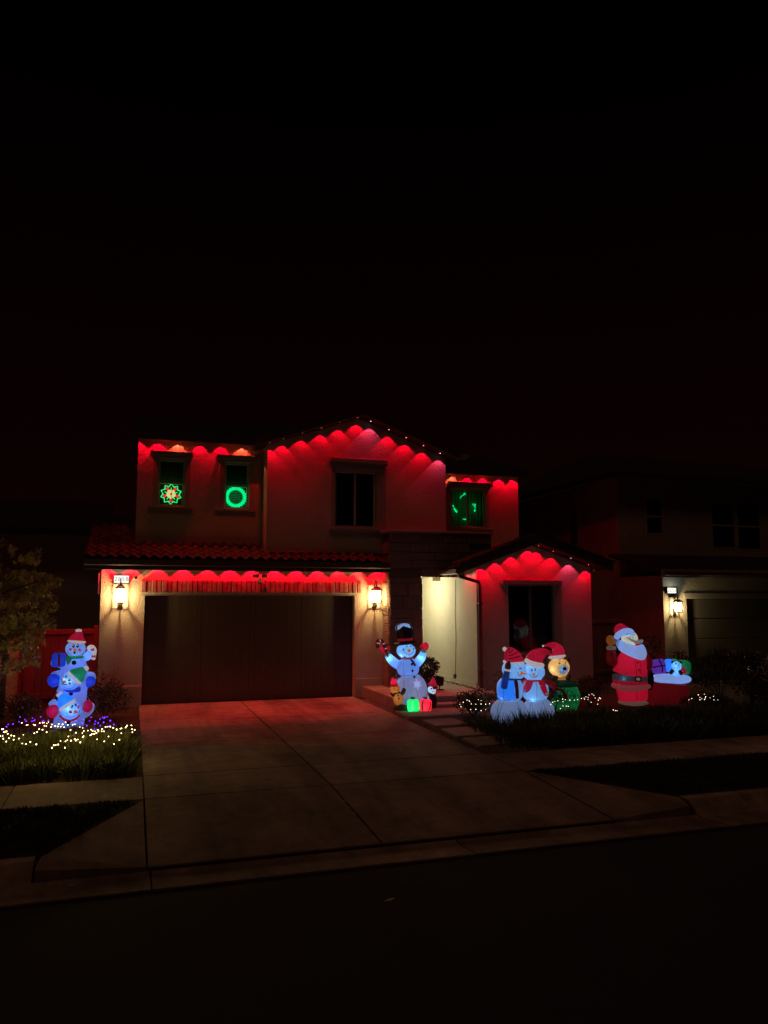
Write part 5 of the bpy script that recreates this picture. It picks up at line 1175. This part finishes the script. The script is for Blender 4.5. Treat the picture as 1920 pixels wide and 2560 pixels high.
OUT = [[(x + rx * math.cos(q), y + ry * math.sin(q)) for q in [R(a_) for a_ in range(s0, s1, 12)]] for x, y, rx, ry, s0, s1 in ((662, 1265, 176, 172, 60, 235), (690, 1820, 184, 176, -70, 130), (780, 640, 180, 154, 20, 160))]
f.lines('head_seam', OUT, 3.5, SEAM)
f.lines('mitten_seam', [[(x + r * math.cos(R(a_)), y + r * math.sin(R(a_))) for a_ in range(0, 361, 20)] for x, y, r in ((358, 1265, 100), (1052, 1290, 92), (345, 1872, 105), (1000, 1785, 96))], 2.2, SEAM)
for a in ((780, 660, 110, 1.9), (764, 780, 205, .5), (760, 960, 60, 2.2), (650, 1260, 300, 2.0), (560, 1230, 310, .2), (740, 1420, 20, 2.4), (700, 1830, 320, 1.9), (630, 1790, 340, .25), (650, 2120, 0, 2.6), (400, 1190, 10, .9), (1060, 1190, 10, .9), (380, 1790, 0, .8), (1030, 1800, 0, .9), (1030, 790, 0, 1.0), (820, 430, 110, .5), (870, 1140, 250, .8), (560, 1610, 300, 1.1), (452, 865, 70, .5)): f.light(*a[:3], a[3], BL if a[2] < 200 or a[3] > .6 else CY)
for x, y, w in ((358, 1265, 60), (1052, 1290, 60), (345, 1872, 60), (1000, 1785, 80)): f.light(x, y, w, .45, (.6, .6, 1))

# ---------------------------------------------- tall snowman with top hat
f = Fig('top_hat_snowman', 'tall lit inflatable snowman in a black top hat with raised red mittens', 'inflatable', (920, 1530, 8.195), (890, 1900), 15.75)
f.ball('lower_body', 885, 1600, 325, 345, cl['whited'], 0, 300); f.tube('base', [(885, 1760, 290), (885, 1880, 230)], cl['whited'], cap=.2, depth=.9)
f.ball('torso', 820, 1135, 226, 190, cl['white'], 60, 210, p=.85)
f.tube('arm', [(640, 1090, 95, 40), (540, 1030, 92, 40), (455, 950, 82, 40), (400, 875, 66, 40)], cl['white'], cap=.3); f.tube('arm', [(985, 1070, 85, 40), (1070, 970, 88, 40), (1120, 880, 76, 40), (1138, 815, 66, 40)], cl['white'], cap=.3)
f.tube('cuff', [(412, 885, 66, 40), (385, 848, 64, 40)], cl['green'], cap=.1); f.tube('cuff', [(1133, 815, 68, 40), (1140, 790, 66, 40)], cl['green'], cap=.1)
f.tube('mitten', [(362, 822, 62, 40), (318, 745, 66, 40), (290, 700, 45, 40)], cl['red']); f.tube('thumb', [(400, 800, 26, 60), (425, 735, 34, 60), (430, 715, 25, 60)], cl['red'])
f.ball('mitten', 1172, 705, 72, 88, cl['red'], 40, 60, rot=-8); f.tube('thumb', [(1120, 760, 26, 50), (1092, 700, 34, 50), (1085, 680, 26, 50)], cl['red'])
f.tube('candy_cane', [(410, 905, 16, 110), (372, 780, 30, 110), (325, 665, 36, 110), (285, 590, 38, 110), (230, 578, 38, 110), (195, 630, 38, 110), (205, 715, 36, 110)], cl['darkred'])
f.lines('stripe', [[(240, 560), (262, 612)], [(180, 640), (240, 640)], [(350, 640), (300, 660)], [(390, 740), (340, 760)]], 10, cl['trimw'])
f.ball('head', 780, 790, 192, 150, cl['white'], 90, 175)
f.tube('hat_crown', [(762, 590, 150, 90), (752, 480, 158, 90), (742, 360, 165, 90), (735, 270, 166, 90)], cl['black'], cap=.35, depth=1)
f.decal('snow_cap', [(560, 320), (580, 265), (680, 222), (780, 214), (870, 238), (905, 300), (912, 345), (850, 262), (760, 248), (690, 258), (650, 300), (600, 330), (580, 400)], cl['peri'], 2, .006)
f.tube('hat_band', [(764, 582, 158, 90), (760, 535, 160, 90)], cl['red'], cap=.05, depth=1); f.ball('hat_brim', 766, 628, 246, 40, cl['black'], 90, 225, rot=7)
f.dot('eye', 797, 702, 13, 17, INK); f.dot('eye', 877, 697, 12, 17, INK); f.dot('cheek', 725, 770, 17, 27, cl['purple']); f.dot('cheek', 936, 757, 11, 24, cl['purple']); f.ball('nose', 843, 776, 34, 34, cl['orange'], 275)
f.lines('mouth', [[(740, 808), (785, 852), (845, 868), (905, 845), (935, 800)]], 4, INK)
f.ball('scarf', 800, 938, 142, 26, cl['red'], 80, 150)
for x0, x1 in ((725, 780), (862, 905)): f.decal('scarf_stripe', [(x0, 915), (x1, 912), (x1, 962), (x0, 964)], cl['green'], 1, .004)
f.tube('scarf_end', [(880, 955, 20, 230), (925, 1010, 24, 250), (962, 1075, 22, 250)], cl['dbrown'])
for x, y in ((897, 1070), (912, 1205), (948, 1332)): f.dot('button', x, y, 23, 28, INK)
f.lines('snowflake', [[(1010 + 105 * math.cos(q) * .9, 1480 + 115 * math.sin(q)), (1010 - 105 * math.cos(q) * .9, 1480 - 115 * math.sin(q))] for q in (R(80), R(140), R(20))] + [[(1010 + 60 * math.cos(q + s_) , 1480 + 66 * math.sin(q + s_)), (1010 + 40 * math.cos(q), 1480 + 44 * math.sin(q)), (1010 + 60 * math.cos(q - s_), 1480 + 66 * math.sin(q - s_))] for s_ in (.55,) for q in [R(20 + 60 * i) for i in range(6)]], 11, puffcloth('flake_print', (.5, .58, .9), .42))
f.lines('snowflake', [[(620 + 60 * math.cos(q), 1410 + 60 * math.sin(q)), (620 - 60 * math.cos(q), 1410 - 60 * math.sin(q))] for q in (R(90), R(150), R(30))], 6, cl['peri'])
f.lines('seam', [[(742, 970), (722, 1130), (745, 1285)], [(748, 1300), (735, 1450), (745, 1640)], [(905, 1000), (905, 1280)], [(1010, 1620), (1015, 1750)], [(600, 1170), (670, 1080), (690, 1000)], [(845, 870), (845, 920)]], 2.5, SEAM)
f.lines('waist_seam', [[(625, 1290), (740, 1305), (860, 1303), (1020, 1280)]], 4, SEAM)
f.rope([((600, 1240), (330, 1905)), ((1040, 1235), (1110, 1330))])
for a in ((780, 800, 110, 2.8, CY), (690, 880, 190, .31, CY), (445, 955, 85, .31, CY), (445, 955, 40, .31, CY), (560, 1040, 40, .7, BL), (1085, 940, 90, .31, CY), (1085, 940, 40, .31, CY), (1020, 1040, 40, .5, BL), (820, 1130, 60, 2.6, BL), (885, 1560, 0, 2.4, (.5, .5, .85)), (1165, 705, 40, .2, WH), (320, 745, 40, .2, WH), (885, 1820, 0, .5, (.5, .6, 1))): f.light(*a)
# ---------------------------------------------- gingerbread man, penguin and presents at its feet
g = Fig('gingerbread_man', 'small lit gingerbread man with red pointed hat left of the tall snowman', 'inflatable', (920, 1530, 8.195), (640, 1960), 15.35)
g.ball('foot', 700, 1965, 130, 75, cl['dbrown'], 20, 80); g.ball('foot', 590, 1975, 80, 60, cl['dbrown'], 0, 70)
g.ball('body', 620, 1785, 108, 125, cl['brown'], 0, 85); g.tube('arm', [(680, 1690, 38), (720, 1640, 42), (742, 1580, 38)], cl['dbrown']); g.tube('arm', [(560, 1720, 36), (520, 1700, 36), (490, 1660, 34)], cl['dbrown'])
g.ball('head', 558, 1575, 105, 100, cl['brown'], 20, 90); g.tube('hat', [(535, 1470, 76, 20), (515, 1400, 48, 20), (495, 1340, 10, 20)], cl['red']); g.tube('hat_brim', [(468, 1490, 22, 70), (530, 1500, 24, 110), (600, 1478, 22, 80)], cl['red'])
g.dot('eye', 545, 1530, 10, 12, INK); g.dot('eye', 610, 1530, 9, 11, INK); g.dot('nose', 590, 1530, 9, 10, RDI); g.lines('mouth', [[(528, 1558), (565, 1602), (615, 1605), (640, 1555)]], 6, INK)
g.tube('bow_tie', [(535, 1665, 24, 100), (590, 1650, 12, 115), (645, 1632, 24, 100)], cl['dgreen']); g.dot('button', 612, 1710, 18, 20, cl['navy']); g.dot('button', 632, 1775, 18, 24, cl['navy'])
g.light(590, 1650, 40, .35, (1, .9, .7)); g.light(555, 1580, 30, .8, (1, .85, .7)); g.light(610, 1770, 10, .8, (1, .8, .6)); g.light(525, 1440, 20, .3, (1, .8, .8)); g.light(720, 1640, 0, .03)
g = Fig('penguin', 'small lit penguin with red hat and earmuffs right of the tall snowman', 'inflatable', (920, 1530, 8.195), (1320, 1950), 15.45)
g.tube('body', [(1330, 1950, 75), (1315, 1820, 95), (1290, 1720, 85)], cl['black']); g.ball('head', 1318, 1590, 110, 105, cl['black'], 10, 95)
g.tube('hat', [(1325, 1490, 88, 10), (1335, 1410, 50, 10), (1330, 1325, 8, 10)], cl['red']); g.tube('hat_brim', [(1240, 1470, 20, 70), (1320, 1500, 26, 105), (1405, 1500, 20, 60)], cl['red'])
g.decal('face', [(1225, 1560), (1255, 1528), (1310, 1535), (1330, 1570), (1350, 1600), (1390, 1575), (1385, 1650), (1350, 1680), (1300, 1670), (1240, 1640), (1222, 1600)], emit('penguin_face', (.45, .72, 1), .85), 3, .005)
g.dot('eye', 1298, 1572, 15, 20, INK, off=.008); g.dot('eye', 1382, 1572, 6, 16, INK, off=.008); g.tube('beak', [(1325, 1612, 15, 110), (1365, 1618, 5, 150)], cl['orange']); g.ball('earmuff', 1402, 1605, 26, 62, cl['red'], 60, 40)
g.decal('belly', [(1195, 1770), (1220, 1700), (1250, 1740), (1258, 1800), (1225, 1825)], cl['peri'], 3, .006)
g.tube('wing', [(1360, 1700, 30, 20), (1375, 1760, 36, 20), (1360, 1810, 20, 20)], cl['maroon']); g.light(1325, 1450, 10, .35, WH); g.light(1402, 1605, 60, .1, WH)
for nm, lb, x, rx, mm_, rb, pc in (('green', 'glowing green present at the foot of the tall snowman', 925, 122, puffcloth('green_glow', (.02, .75, .25), .45), puffcloth('pale_green', (.2, .75, .35), .5), (.2, 1, .4)), ('red', 'glowing red present beside the green one', 1178, 122, puffcloth('red_glow', (.9, .03, .06), .6), cl['navy'], (1, .25, .25))):
    g = Fig('gift_box', lb, 'inflatable present', (920, 1530, 8.195), (x, 2040), 15.15); b = g.box('box', x, 1915, rx, 122, mm_, 0, 110, rot=4 if nm == 'green' else -6)
    g.decal('ribbon', [(x - 30, 1800), (x + 12, 1800), (x + 5, 1900), (x + 12, 2030), (x - 28, 2030), (x - 36, 1910)] if nm == 'green' else [(x - 62, 1810), (x - 30, 1808), (x - 50, 1900), (x - 40, 2020), (x - 75, 2015), (x - 86, 1910)], rb, 2, .005)
    if nm == 'red': g.decal('edge_trim', [(x + 95, 1830), (x + 118, 1850), (x + 108, 1960), (x + 70, 2020), (x + 50, 2010), (x + 90, 1950)], rb, 2, .005)
    g.tube('bow', [(x - 45, 1770, 10, 10), (x - 25, 1745, 14, 10), (x - 8, 1790, 10, 10), (x + 15, 1750, 14, 10), (x + 30, 1780, 10, 10)], cl['dgreen'] if nm == 'green' else cl['navy'])
    g.light(x, 1915, 0, 1.3, pc); g.light(x - 30, 1960, 60, .2, (1, 1, 1))

# ---------------------------------------------- hugging pair
f = Fig('blue_coat_snowman', 'lit inflatable snowman in blue coat and striped red hat, left of the hugging pair', 'inflatable', (1210, 1590, 6.381), (420, 1410), 13.75)
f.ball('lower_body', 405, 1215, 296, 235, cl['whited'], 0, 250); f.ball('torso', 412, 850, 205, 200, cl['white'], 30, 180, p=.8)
f.decal('coat', [(272, 700), (360, 678), (470, 676), (482, 760), (490, 860), (502, 960), (480, 1012), (350, 1025), (225, 1000), (210, 920), (235, 800)], cl['sky'], 2, .004)
f.ball('head', 482, 530, 192, 165, cl['white'], 60, 170)
f.tube('hat', [(500, 405, 132, 60), (470, 320, 116, 60), (425, 245, 78, 60), (385, 205, 42, 60)], cl['red'], depth=.95); f.tube('hat_tail', [(365, 215, 26, 60), (355, 290, 30, 70), (352, 385, 30, 80)], cl['red']); f.ball('pompom', 330, 205, 34, 36, cl['trimw'], 60); f.ball('pompom', 332, 400, 30, 28, cl['trimw'], 80)
f.ball('hat_brim', 505, 425, 136, 38, cl['trimw'], 62, 150, rot=4)
f.lines('hat_stripe', [[(385, 360), (470, 352), (570, 322)], [(385, 318), (460, 295), (535, 252)], [(385, 275), (435, 250), (470, 210)], [(370, 240), (395, 225), (410, 190)]], 7, INK)
f.eye(573, 512, 9, 24); f.eye(602, 524, 5, 20); f.lines('mouth', [[(540, 570), (548, 615), (575, 640), (598, 630), (604, 592)]], 4, INK)
f.ball('scarf', 470, 678, 135, 22, cl['navy'], 60, 150); f.pillow('scarf_end', [(478, 690), (530, 690), (548, 800), (556, 960), (505, 965), (495, 830)], cl['maroon'], 215, 16, sub=2)
f.tube('sleeve', [(322, 800, 50, 200), (335, 700, 54, 210), (358, 600, 50, 215), (372, 535, 46, 215)], cl['navy']); f.tube('cuff', [(372, 540, 49, 215), (376, 512, 49, 215)], cl['trimw'], cap=.1); f.tube('mitten', [(378, 500, 46, 215), (385, 440, 44, 215), (398, 395, 22, 215)], cl['maroon'])
f.tube('nose', [(590, 572, 26, 215), (640, 578, 14, 240), (690, 582, 3, 260)], cl['orange'])
f.lines('seam', [[(310, 850), (312, 1010)], [(325, 1025), (280, 1130), (250, 1260)], [(520, 1050), (560, 1160), (570, 1280)], [(250, 1040), (215, 1180), (180, 1330)], [(322, 620), (318, 830)], [(225, 1015), (350, 1030), (480, 1022), (600, 1020)]], 2.5, SEAM)
for a in ((480, 530, 60, 3.2, CY), (410, 860, 40, 2.4, CY), (285, 975, 130, .31, CY), (405, 1200, 0, 1.9, (.5, .72, 1)), (480, 330, 60, .7, WH), (335, 680, 205, .15, BL)): f.light(*a)
f = Fig('red_vest_snowman', 'lit inflatable snowman in red vest and drooping red hat, right of the hugging pair', 'inflatable', (1210, 1590, 6.381), (860, 1390), 13.85)
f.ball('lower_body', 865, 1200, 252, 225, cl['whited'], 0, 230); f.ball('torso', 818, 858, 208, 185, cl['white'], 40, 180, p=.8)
f.decal('vest', [(612, 705), (700, 690), (782, 705), (765, 800), (720, 880), (620, 918), (610, 820)], cl['red'], 2, .004)
f.ball('head', 790, 560, 176, 152, cl['white'], 80, 165)
f.tube('hat', [(795, 405, 145, 80), (835, 330, 128, 80), (905, 275, 92, 80), (985, 250, 56, 80), (1045, 258, 26, 80)], cl['red'], depth=.9)
f.tube('hat_brim', [(672, 372, 32, 170), (740, 415, 42, 225), (850, 445, 42, 225), (935, 455, 34, 170)], cl['trimw'])
f.eye(763, 540, 12, 22); f.eye(817, 537, 12, 22); f.ball('nose', 796, 590, 23, 23, cl['orange'], 245); f.lines('mouth', [[(718, 605), (735, 630), (770, 655), (815, 658), (850, 630), (868, 598)]], 4, INK)
f.tube('arm', [(930, 700, 30, 120), (1010, 720, 42, 140), (1090, 765, 48, 150), (1130, 810, 40, 160)], cl['darkred'])
f.ball('scarf', 790, 698, 140, 20, cl['red'], 80, 150); f.pillow('scarf_end', [(870, 692), (950, 690), (985, 770), (1010, 860), (1028, 905), (975, 928), (925, 860), (890, 780)], cl['red'], 235, 16, sub=2)
f.lines('fringe', [[(985, 915), (990, 935)], [(1000, 912), (1008, 930)], [(905, 790), (915, 800)]], 4, cl['trimw'])
f.lines('seam', [[(830, 730), (842, 870), (845, 1010)], [(765, 1035), (735, 1150), (725, 1260)], [(930, 1035), (965, 1110), (975, 1160)], [(632, 1015), (760, 1028), (880, 1030), (1000, 1022)]], 2.5, SEAM)
for a in ((790, 560, 80, 3.0, CY), (815, 860, 50, 2.4, CY), (785, 985, 150, .3, CY), (865, 1200, 0, 1.7, (.5, .72, 1)), (850, 330, 80, .7, WH), (705, 510, 170, .1, CY), (1080, 760, 150, .05, WH)): f.light(*a)

# ---------------------------------------------- bear in a green sack
f = Fig('bear_in_sack', 'yellow inflatable bear in red hat sitting in a green MERRY sack', 'inflatable', (1210, 1590, 6.381), (1300, 1230), 14.7)
f.tube('sack', [(1350, 1240, 130), (1310, 1120, 205), (1280, 980, 250), (1265, 840, 225)], cl['green'], depth=.8, cap=.25); f.ball('sack_rim', 1280, 760, 225, 72, cl['dgreen'], 0, 190)
f.tube('ribbon', [(1130, 830, 18, 170), (1230, 838, 20, 200), (1285, 900, 30, 215), (1320, 985, 24, 215)], cl['maroon']); f.tube('bow', [(1160, 815, 26, 190), (1130, 750, 28, 200), (1060, 745, 26, 200), (1005, 800, 26, 200), (1050, 860, 28, 200), (1130, 850, 34, 200)], cl['maroon'], cap=.3); f.ball('bow_loop', 1062, 808, 60, 48, cl['dgreen'], 190, 22); f.tube('ribbon', [(1120, 870, 22, 190), (1085, 930, 18, 190), (1045, 980, 14, 190)], cl['maroon'])
f.ball('chest', 1245, 660, 100, 60, cl['yellow'], 20, 80); f.ball('head', 1196, 492, 166, 150, cl['yellow'], 60, 150)
f.ball('ear', 1010, 432, 34, 40, cl['dbrown'], 40, 24); f.ball('ear', 1352, 372, 30, 32, cl['dbrown'], 40, 24)
f.tube('hat', [(1168, 310, 118, 60), (1172, 225, 104, 60), (1125, 160, 68, 60), (1045, 140, 38, 60), (965, 150, 14, 60)], cl['red'], depth=.95); f.ball('pompom', 945, 155, 18, 16, cl['trimw'], 60)
f.ball('hat_brim', 1166, 325, 138, 38, cl['trimw'], 62, 150, rot=8); f.box('patch', 1068, 245, 26, 24, cl['dgreen'], 175, 10)
f.ball('muzzle', 1258, 520, 78, 70, cl['white'], 165, 60); f.ball('nose', 1286, 502, 30, 28, cl['black'], 225, 18); f.eye(1206, 432, 15, 18); f.eye(1300, 427, 10, 18)
f.lines('mouth', [[(1200, 558), (1235, 578), (1270, 560), (1288, 530)], [(1270, 560), (1258, 610)]], 3, INK); f.lines('eyebrow', [[(1185, 388), (1205, 380), (1222, 388)], [(1270, 378), (1290, 374)]], 4, INK)
f.tube('paw', [(1090, 690, 34, 80), (1130, 655, 42, 100), (1165, 650, 36, 110)], cl['dbrown']); f.tube('paw', [(1330, 680, 30, 80), (1350, 645, 38, 100), (1378, 640, 24, 100)], cl['dbrown'])
f.lines('seam', [[(1140, 860), (1135, 1000)], [(1330, 850), (1345, 960)], [(1035, 470), (1045, 540)]], 3, SEAM)
def wrap_text(fig, txt, x, y, size, m):
    b = text_mb(txt, size * fig.m, 1.05); c = fig.L(x, y)
    # slices keep the letters on the curve of the sack
    mb = MB(); mb.v = [tuple(fig.front(Vector((c.x + v[0], 0, c.z + v[1])), .008)) for v in b.v]; mb.f = b.f; fig.put('lettering', mb, m, False)
wrap_text(f, 'MERRY', 1375, 975, 105, INK); wrap_text(f, 'CHRISTMAS', 1375, 1060, 62, INK)
for a in ((1196, 490, 60, 2.0, (1, .95, .8)), (1110, 510, 150, .25, (1, 1, .9)), (1170, 230, 60, .7, WH), (1280, 930, 0, 2.0, (.8, 1, .9)), (1258, 520, 190, .3, BL)): f.light(*a)

# ---------------------------------------------- Santa and the sack of presents
f = Fig('waving_santa', 'lit inflatable Santa waving, with pale blue beard and red suit', 'inflatable', (1490, 1530, 6.381), (590, 1590), 14.7)
f.tube('boot', [(470, 1560, 95), (480, 1480, 95)], cl['dbrown'], cap=.3); f.tube('boot', [(700, 1560, 95), (700, 1480, 95)], cl['dbrown'], cap=.3); f.ball('boot_cuff', 592, 1442, 232, 52, cl['dimtrim'], 0, 170)
f.tube('trousers', [(592, 1400, 222), (580, 1290, 235), (570, 1180, 245)], cl['red'], depth=.75, cap=.15, n=32); f.tube('coat_skirt', [(555, 1185, 285), (548, 1120, 268), (548, 1060, 262)], cl['red'], depth=.75, cap=.1); f.tube('fur_trim', [(275, 1160, 38, 60), (400, 1185, 42, 200), (560, 1195, 44, 232), (720, 1190, 42, 190), (845, 1180, 36, 60)], puffcloth('pink_fur', (.50, .14, .16), .15))
f.tube('torso', [(545, 985, 268), (565, 860, 245), (585, 740, 225), (570, 630, 190), (540, 560, 140)], cl['red'], depth=.8, cap=.12, n=32)
f.tube('belt', [(546, 1085, 274), (546, 1010, 274)], puffcloth('belt_nylon', (.10, .16, .20), .08), depth=.82, cap=.02, n=32); f.box('buckle', 672, 1048, 50, 40, cl['black'], 218, 20); f.box('buckle_pin', 672, 1048, 28, 20, cl['grey'], 236, 8)
f.tube('arm', [(330, 800, 70, 30), (262, 770, 86, 40), (245, 690, 78, 50), (245, 610, 68, 60)], cl['darkred'], cap=.3); f.tube('cuff', [(245, 590, 76, 60), (243, 548, 74, 60)], cl['dimtrim'], cap=.2); f.ball('mitten', 232, 450, 68, 82, cl['brown'], 60, 40)
f.tube('thumb', [(285, 500, 26, 80), (300, 450, 24, 80)], cl['brown'])
f.tube('arm', [(780, 740, 80, -20), (830, 810, 72, -10), (815, 900, 62, 10)], cl['darkred']); f.tube('mitten', [(855, 960, 42, 20), (870, 1080, 52, 30), (850, 1220, 40, 30)], cl['black'])  # last tube: black shape filling the dark gap beside the sack
f.ball('head', 535, 420, 128, 122, cl['cream'], 70, 130)
f.pillow('hat', [(292, 335), (300, 240), (345, 192), (400, 180), (470, 215), (560, 290), (480, 330), (380, 360)], cl['red'], 70, 120)
f.tube('hat_fur', [(325, 400, 42, 100), (385, 340, 54, 150), (470, 308, 54, 190), (550, 310, 50, 190), (592, 365, 32, 170)], cl['peri'])
f.tube('hair', [(365, 440, 22, 150), (352, 500, 28, 150), (360, 555, 16, 150)], cl['white'])
f.pillow('beard', [(352, 545), (395, 440), (450, 465), (560, 505), (660, 530), (738, 505), (790, 580), (806, 670), (770, 745), (690, 752), (560, 705), (440, 645), (375, 600)], cl['peri'], 150, 110)
f.pillow('moustache', [(478, 385), (520, 425), (590, 448), (660, 438), (715, 442), (732, 425), (752, 448), (735, 480), (680, 492), (610, 478), (540, 440)], cl['grey'], 225, 26, sub=3)
f.dot('mouth', 628, 496, 18, 15, CHEEK, off=.01); f.dot('eye', 548, 398, 8, 12, INK); f.dot('eye', 590, 408, 6, 8, INK); f.lines('eyebrow', [[(470, 365), (500, 350), (530, 348)]], 4, INK)
f.dot('button', 665, 805, 17, 13, RDI); f.dot('button', 688, 930, 15, 17, RDI)
f.lines('seam', [[(615, 745), (635, 860), (648, 1000)], [(700, 765), (715, 880), (718, 1000)], [(650, 1230), (655, 1400)], [(480, 960), (480, 1000)], [(320, 1100), (330, 1260), (370, 1400)]], 3, mat('seam_red', (.12, .01, .02), .8))
for a in ((535, 420, 70, .6, (.9, 1, .9)), (590, 620, 150, .9, BL), (560, 760, 20, 3.2, (.8, .5, .7)), (450, 1048, 190, .22, CY), (560, 920, 0, 2.2, (1, .6, .7)), (570, 1300, 0, 2.4, (1, .6, .7)), (420, 250, 70, .5, WH), (460, 320, 160, .15, BL)): f.light(*a)
f = Fig('present_sack', 'big red inflatable sack full of presents and a panda, beside the Santa', 'inflatable', (1490, 1530, 6.381), (1170, 1560), 14.75)
f.tube('sack', [(1150, 1600, 335), (1160, 1400, 318), (1185, 1250, 285), (1200, 1130, 265)], cl['darkred'], depth=.75, n=32, cap=.15)
f.ball('sack_rim', 1200, 1062, 296, 76, cl['peri'], 10, 230, p=.8)
f.box('gift', 1000, 865, 112, 115, cl['purple'], 40, 90, rot=8, p=.55); f.lines('ribbon', [[(1000, 755), (1040, 830), (1060, 900), (1055, 970)], [(895, 885), (980, 870), (1065, 858), (1110, 850)]], 10, INK)
f.box('gift', 1165, 850, 75, 100, cl['sky'], 20, 70, p=.6); f.box('gift', 1240, 800, 60, 50, cl['green'], 0, 50, p=.6); f.box('gift', 1400, 880, 105, 110, cl['green'], 0, 80, rot=-6, p=.6); f.tube('bow', [(1350, 880, 22, 90), (1385, 900, 30, 100), (1410, 945, 26, 100), (1370, 970, 20, 100)], cl['mag'])
f.box('gift', 1470, 900, 60, 90, cl['dgreen'], -30, 60, p=.6)
f.ball('panda_body', 1270, 955, 72, 68, cl['white'], 130, 50); f.ball('panda_head', 1282, 850, 76, 72, cl['white'], 150, 60)
f.ball('panda_ear', 1222, 790, 24, 22, cl['black'], 150, 16); f.ball('panda_ear', 1345, 790, 22, 20, cl['black'], 150, 16); f.tube('panda_arm', [(1225, 915, 30, 180), (1185, 960, 26, 190)], cl['dbrown']); f.tube('panda_arm', [(1335, 930, 28, 170), (1360, 980, 24, 170)], cl['dbrown'])
f.dot('panda_eye', 1275, 826, 12, 14, INK); f.dot('panda_eye', 1325, 830, 9, 12, INK); f.dot('panda_nose', 1313, 858, 13, 11, INK); f.lines('panda_mouth', [[(1285, 880), (1310, 892), (1335, 880)]], 3, INK)
f.lines('rim_fold', [[(1060, 990), (1100, 978), (1150, 985)]], 4, SEAM)
for a in ((1282, 850, 170, .31, CY), (1270, 955, 140, .2, CY), (1165, 850, 20, .7, WH), (1000, 865, 40, .5, WH), (1280, 1060, 10, 2.0, BL), (1080, 1060, 10, .8, (.6, .5, 1)), (1380, 860, 0, .4, WH), (1240, 800, 0, .5, WH), (1190, 1250, 0, .8, (1, .5, .5))): f.light(*a)
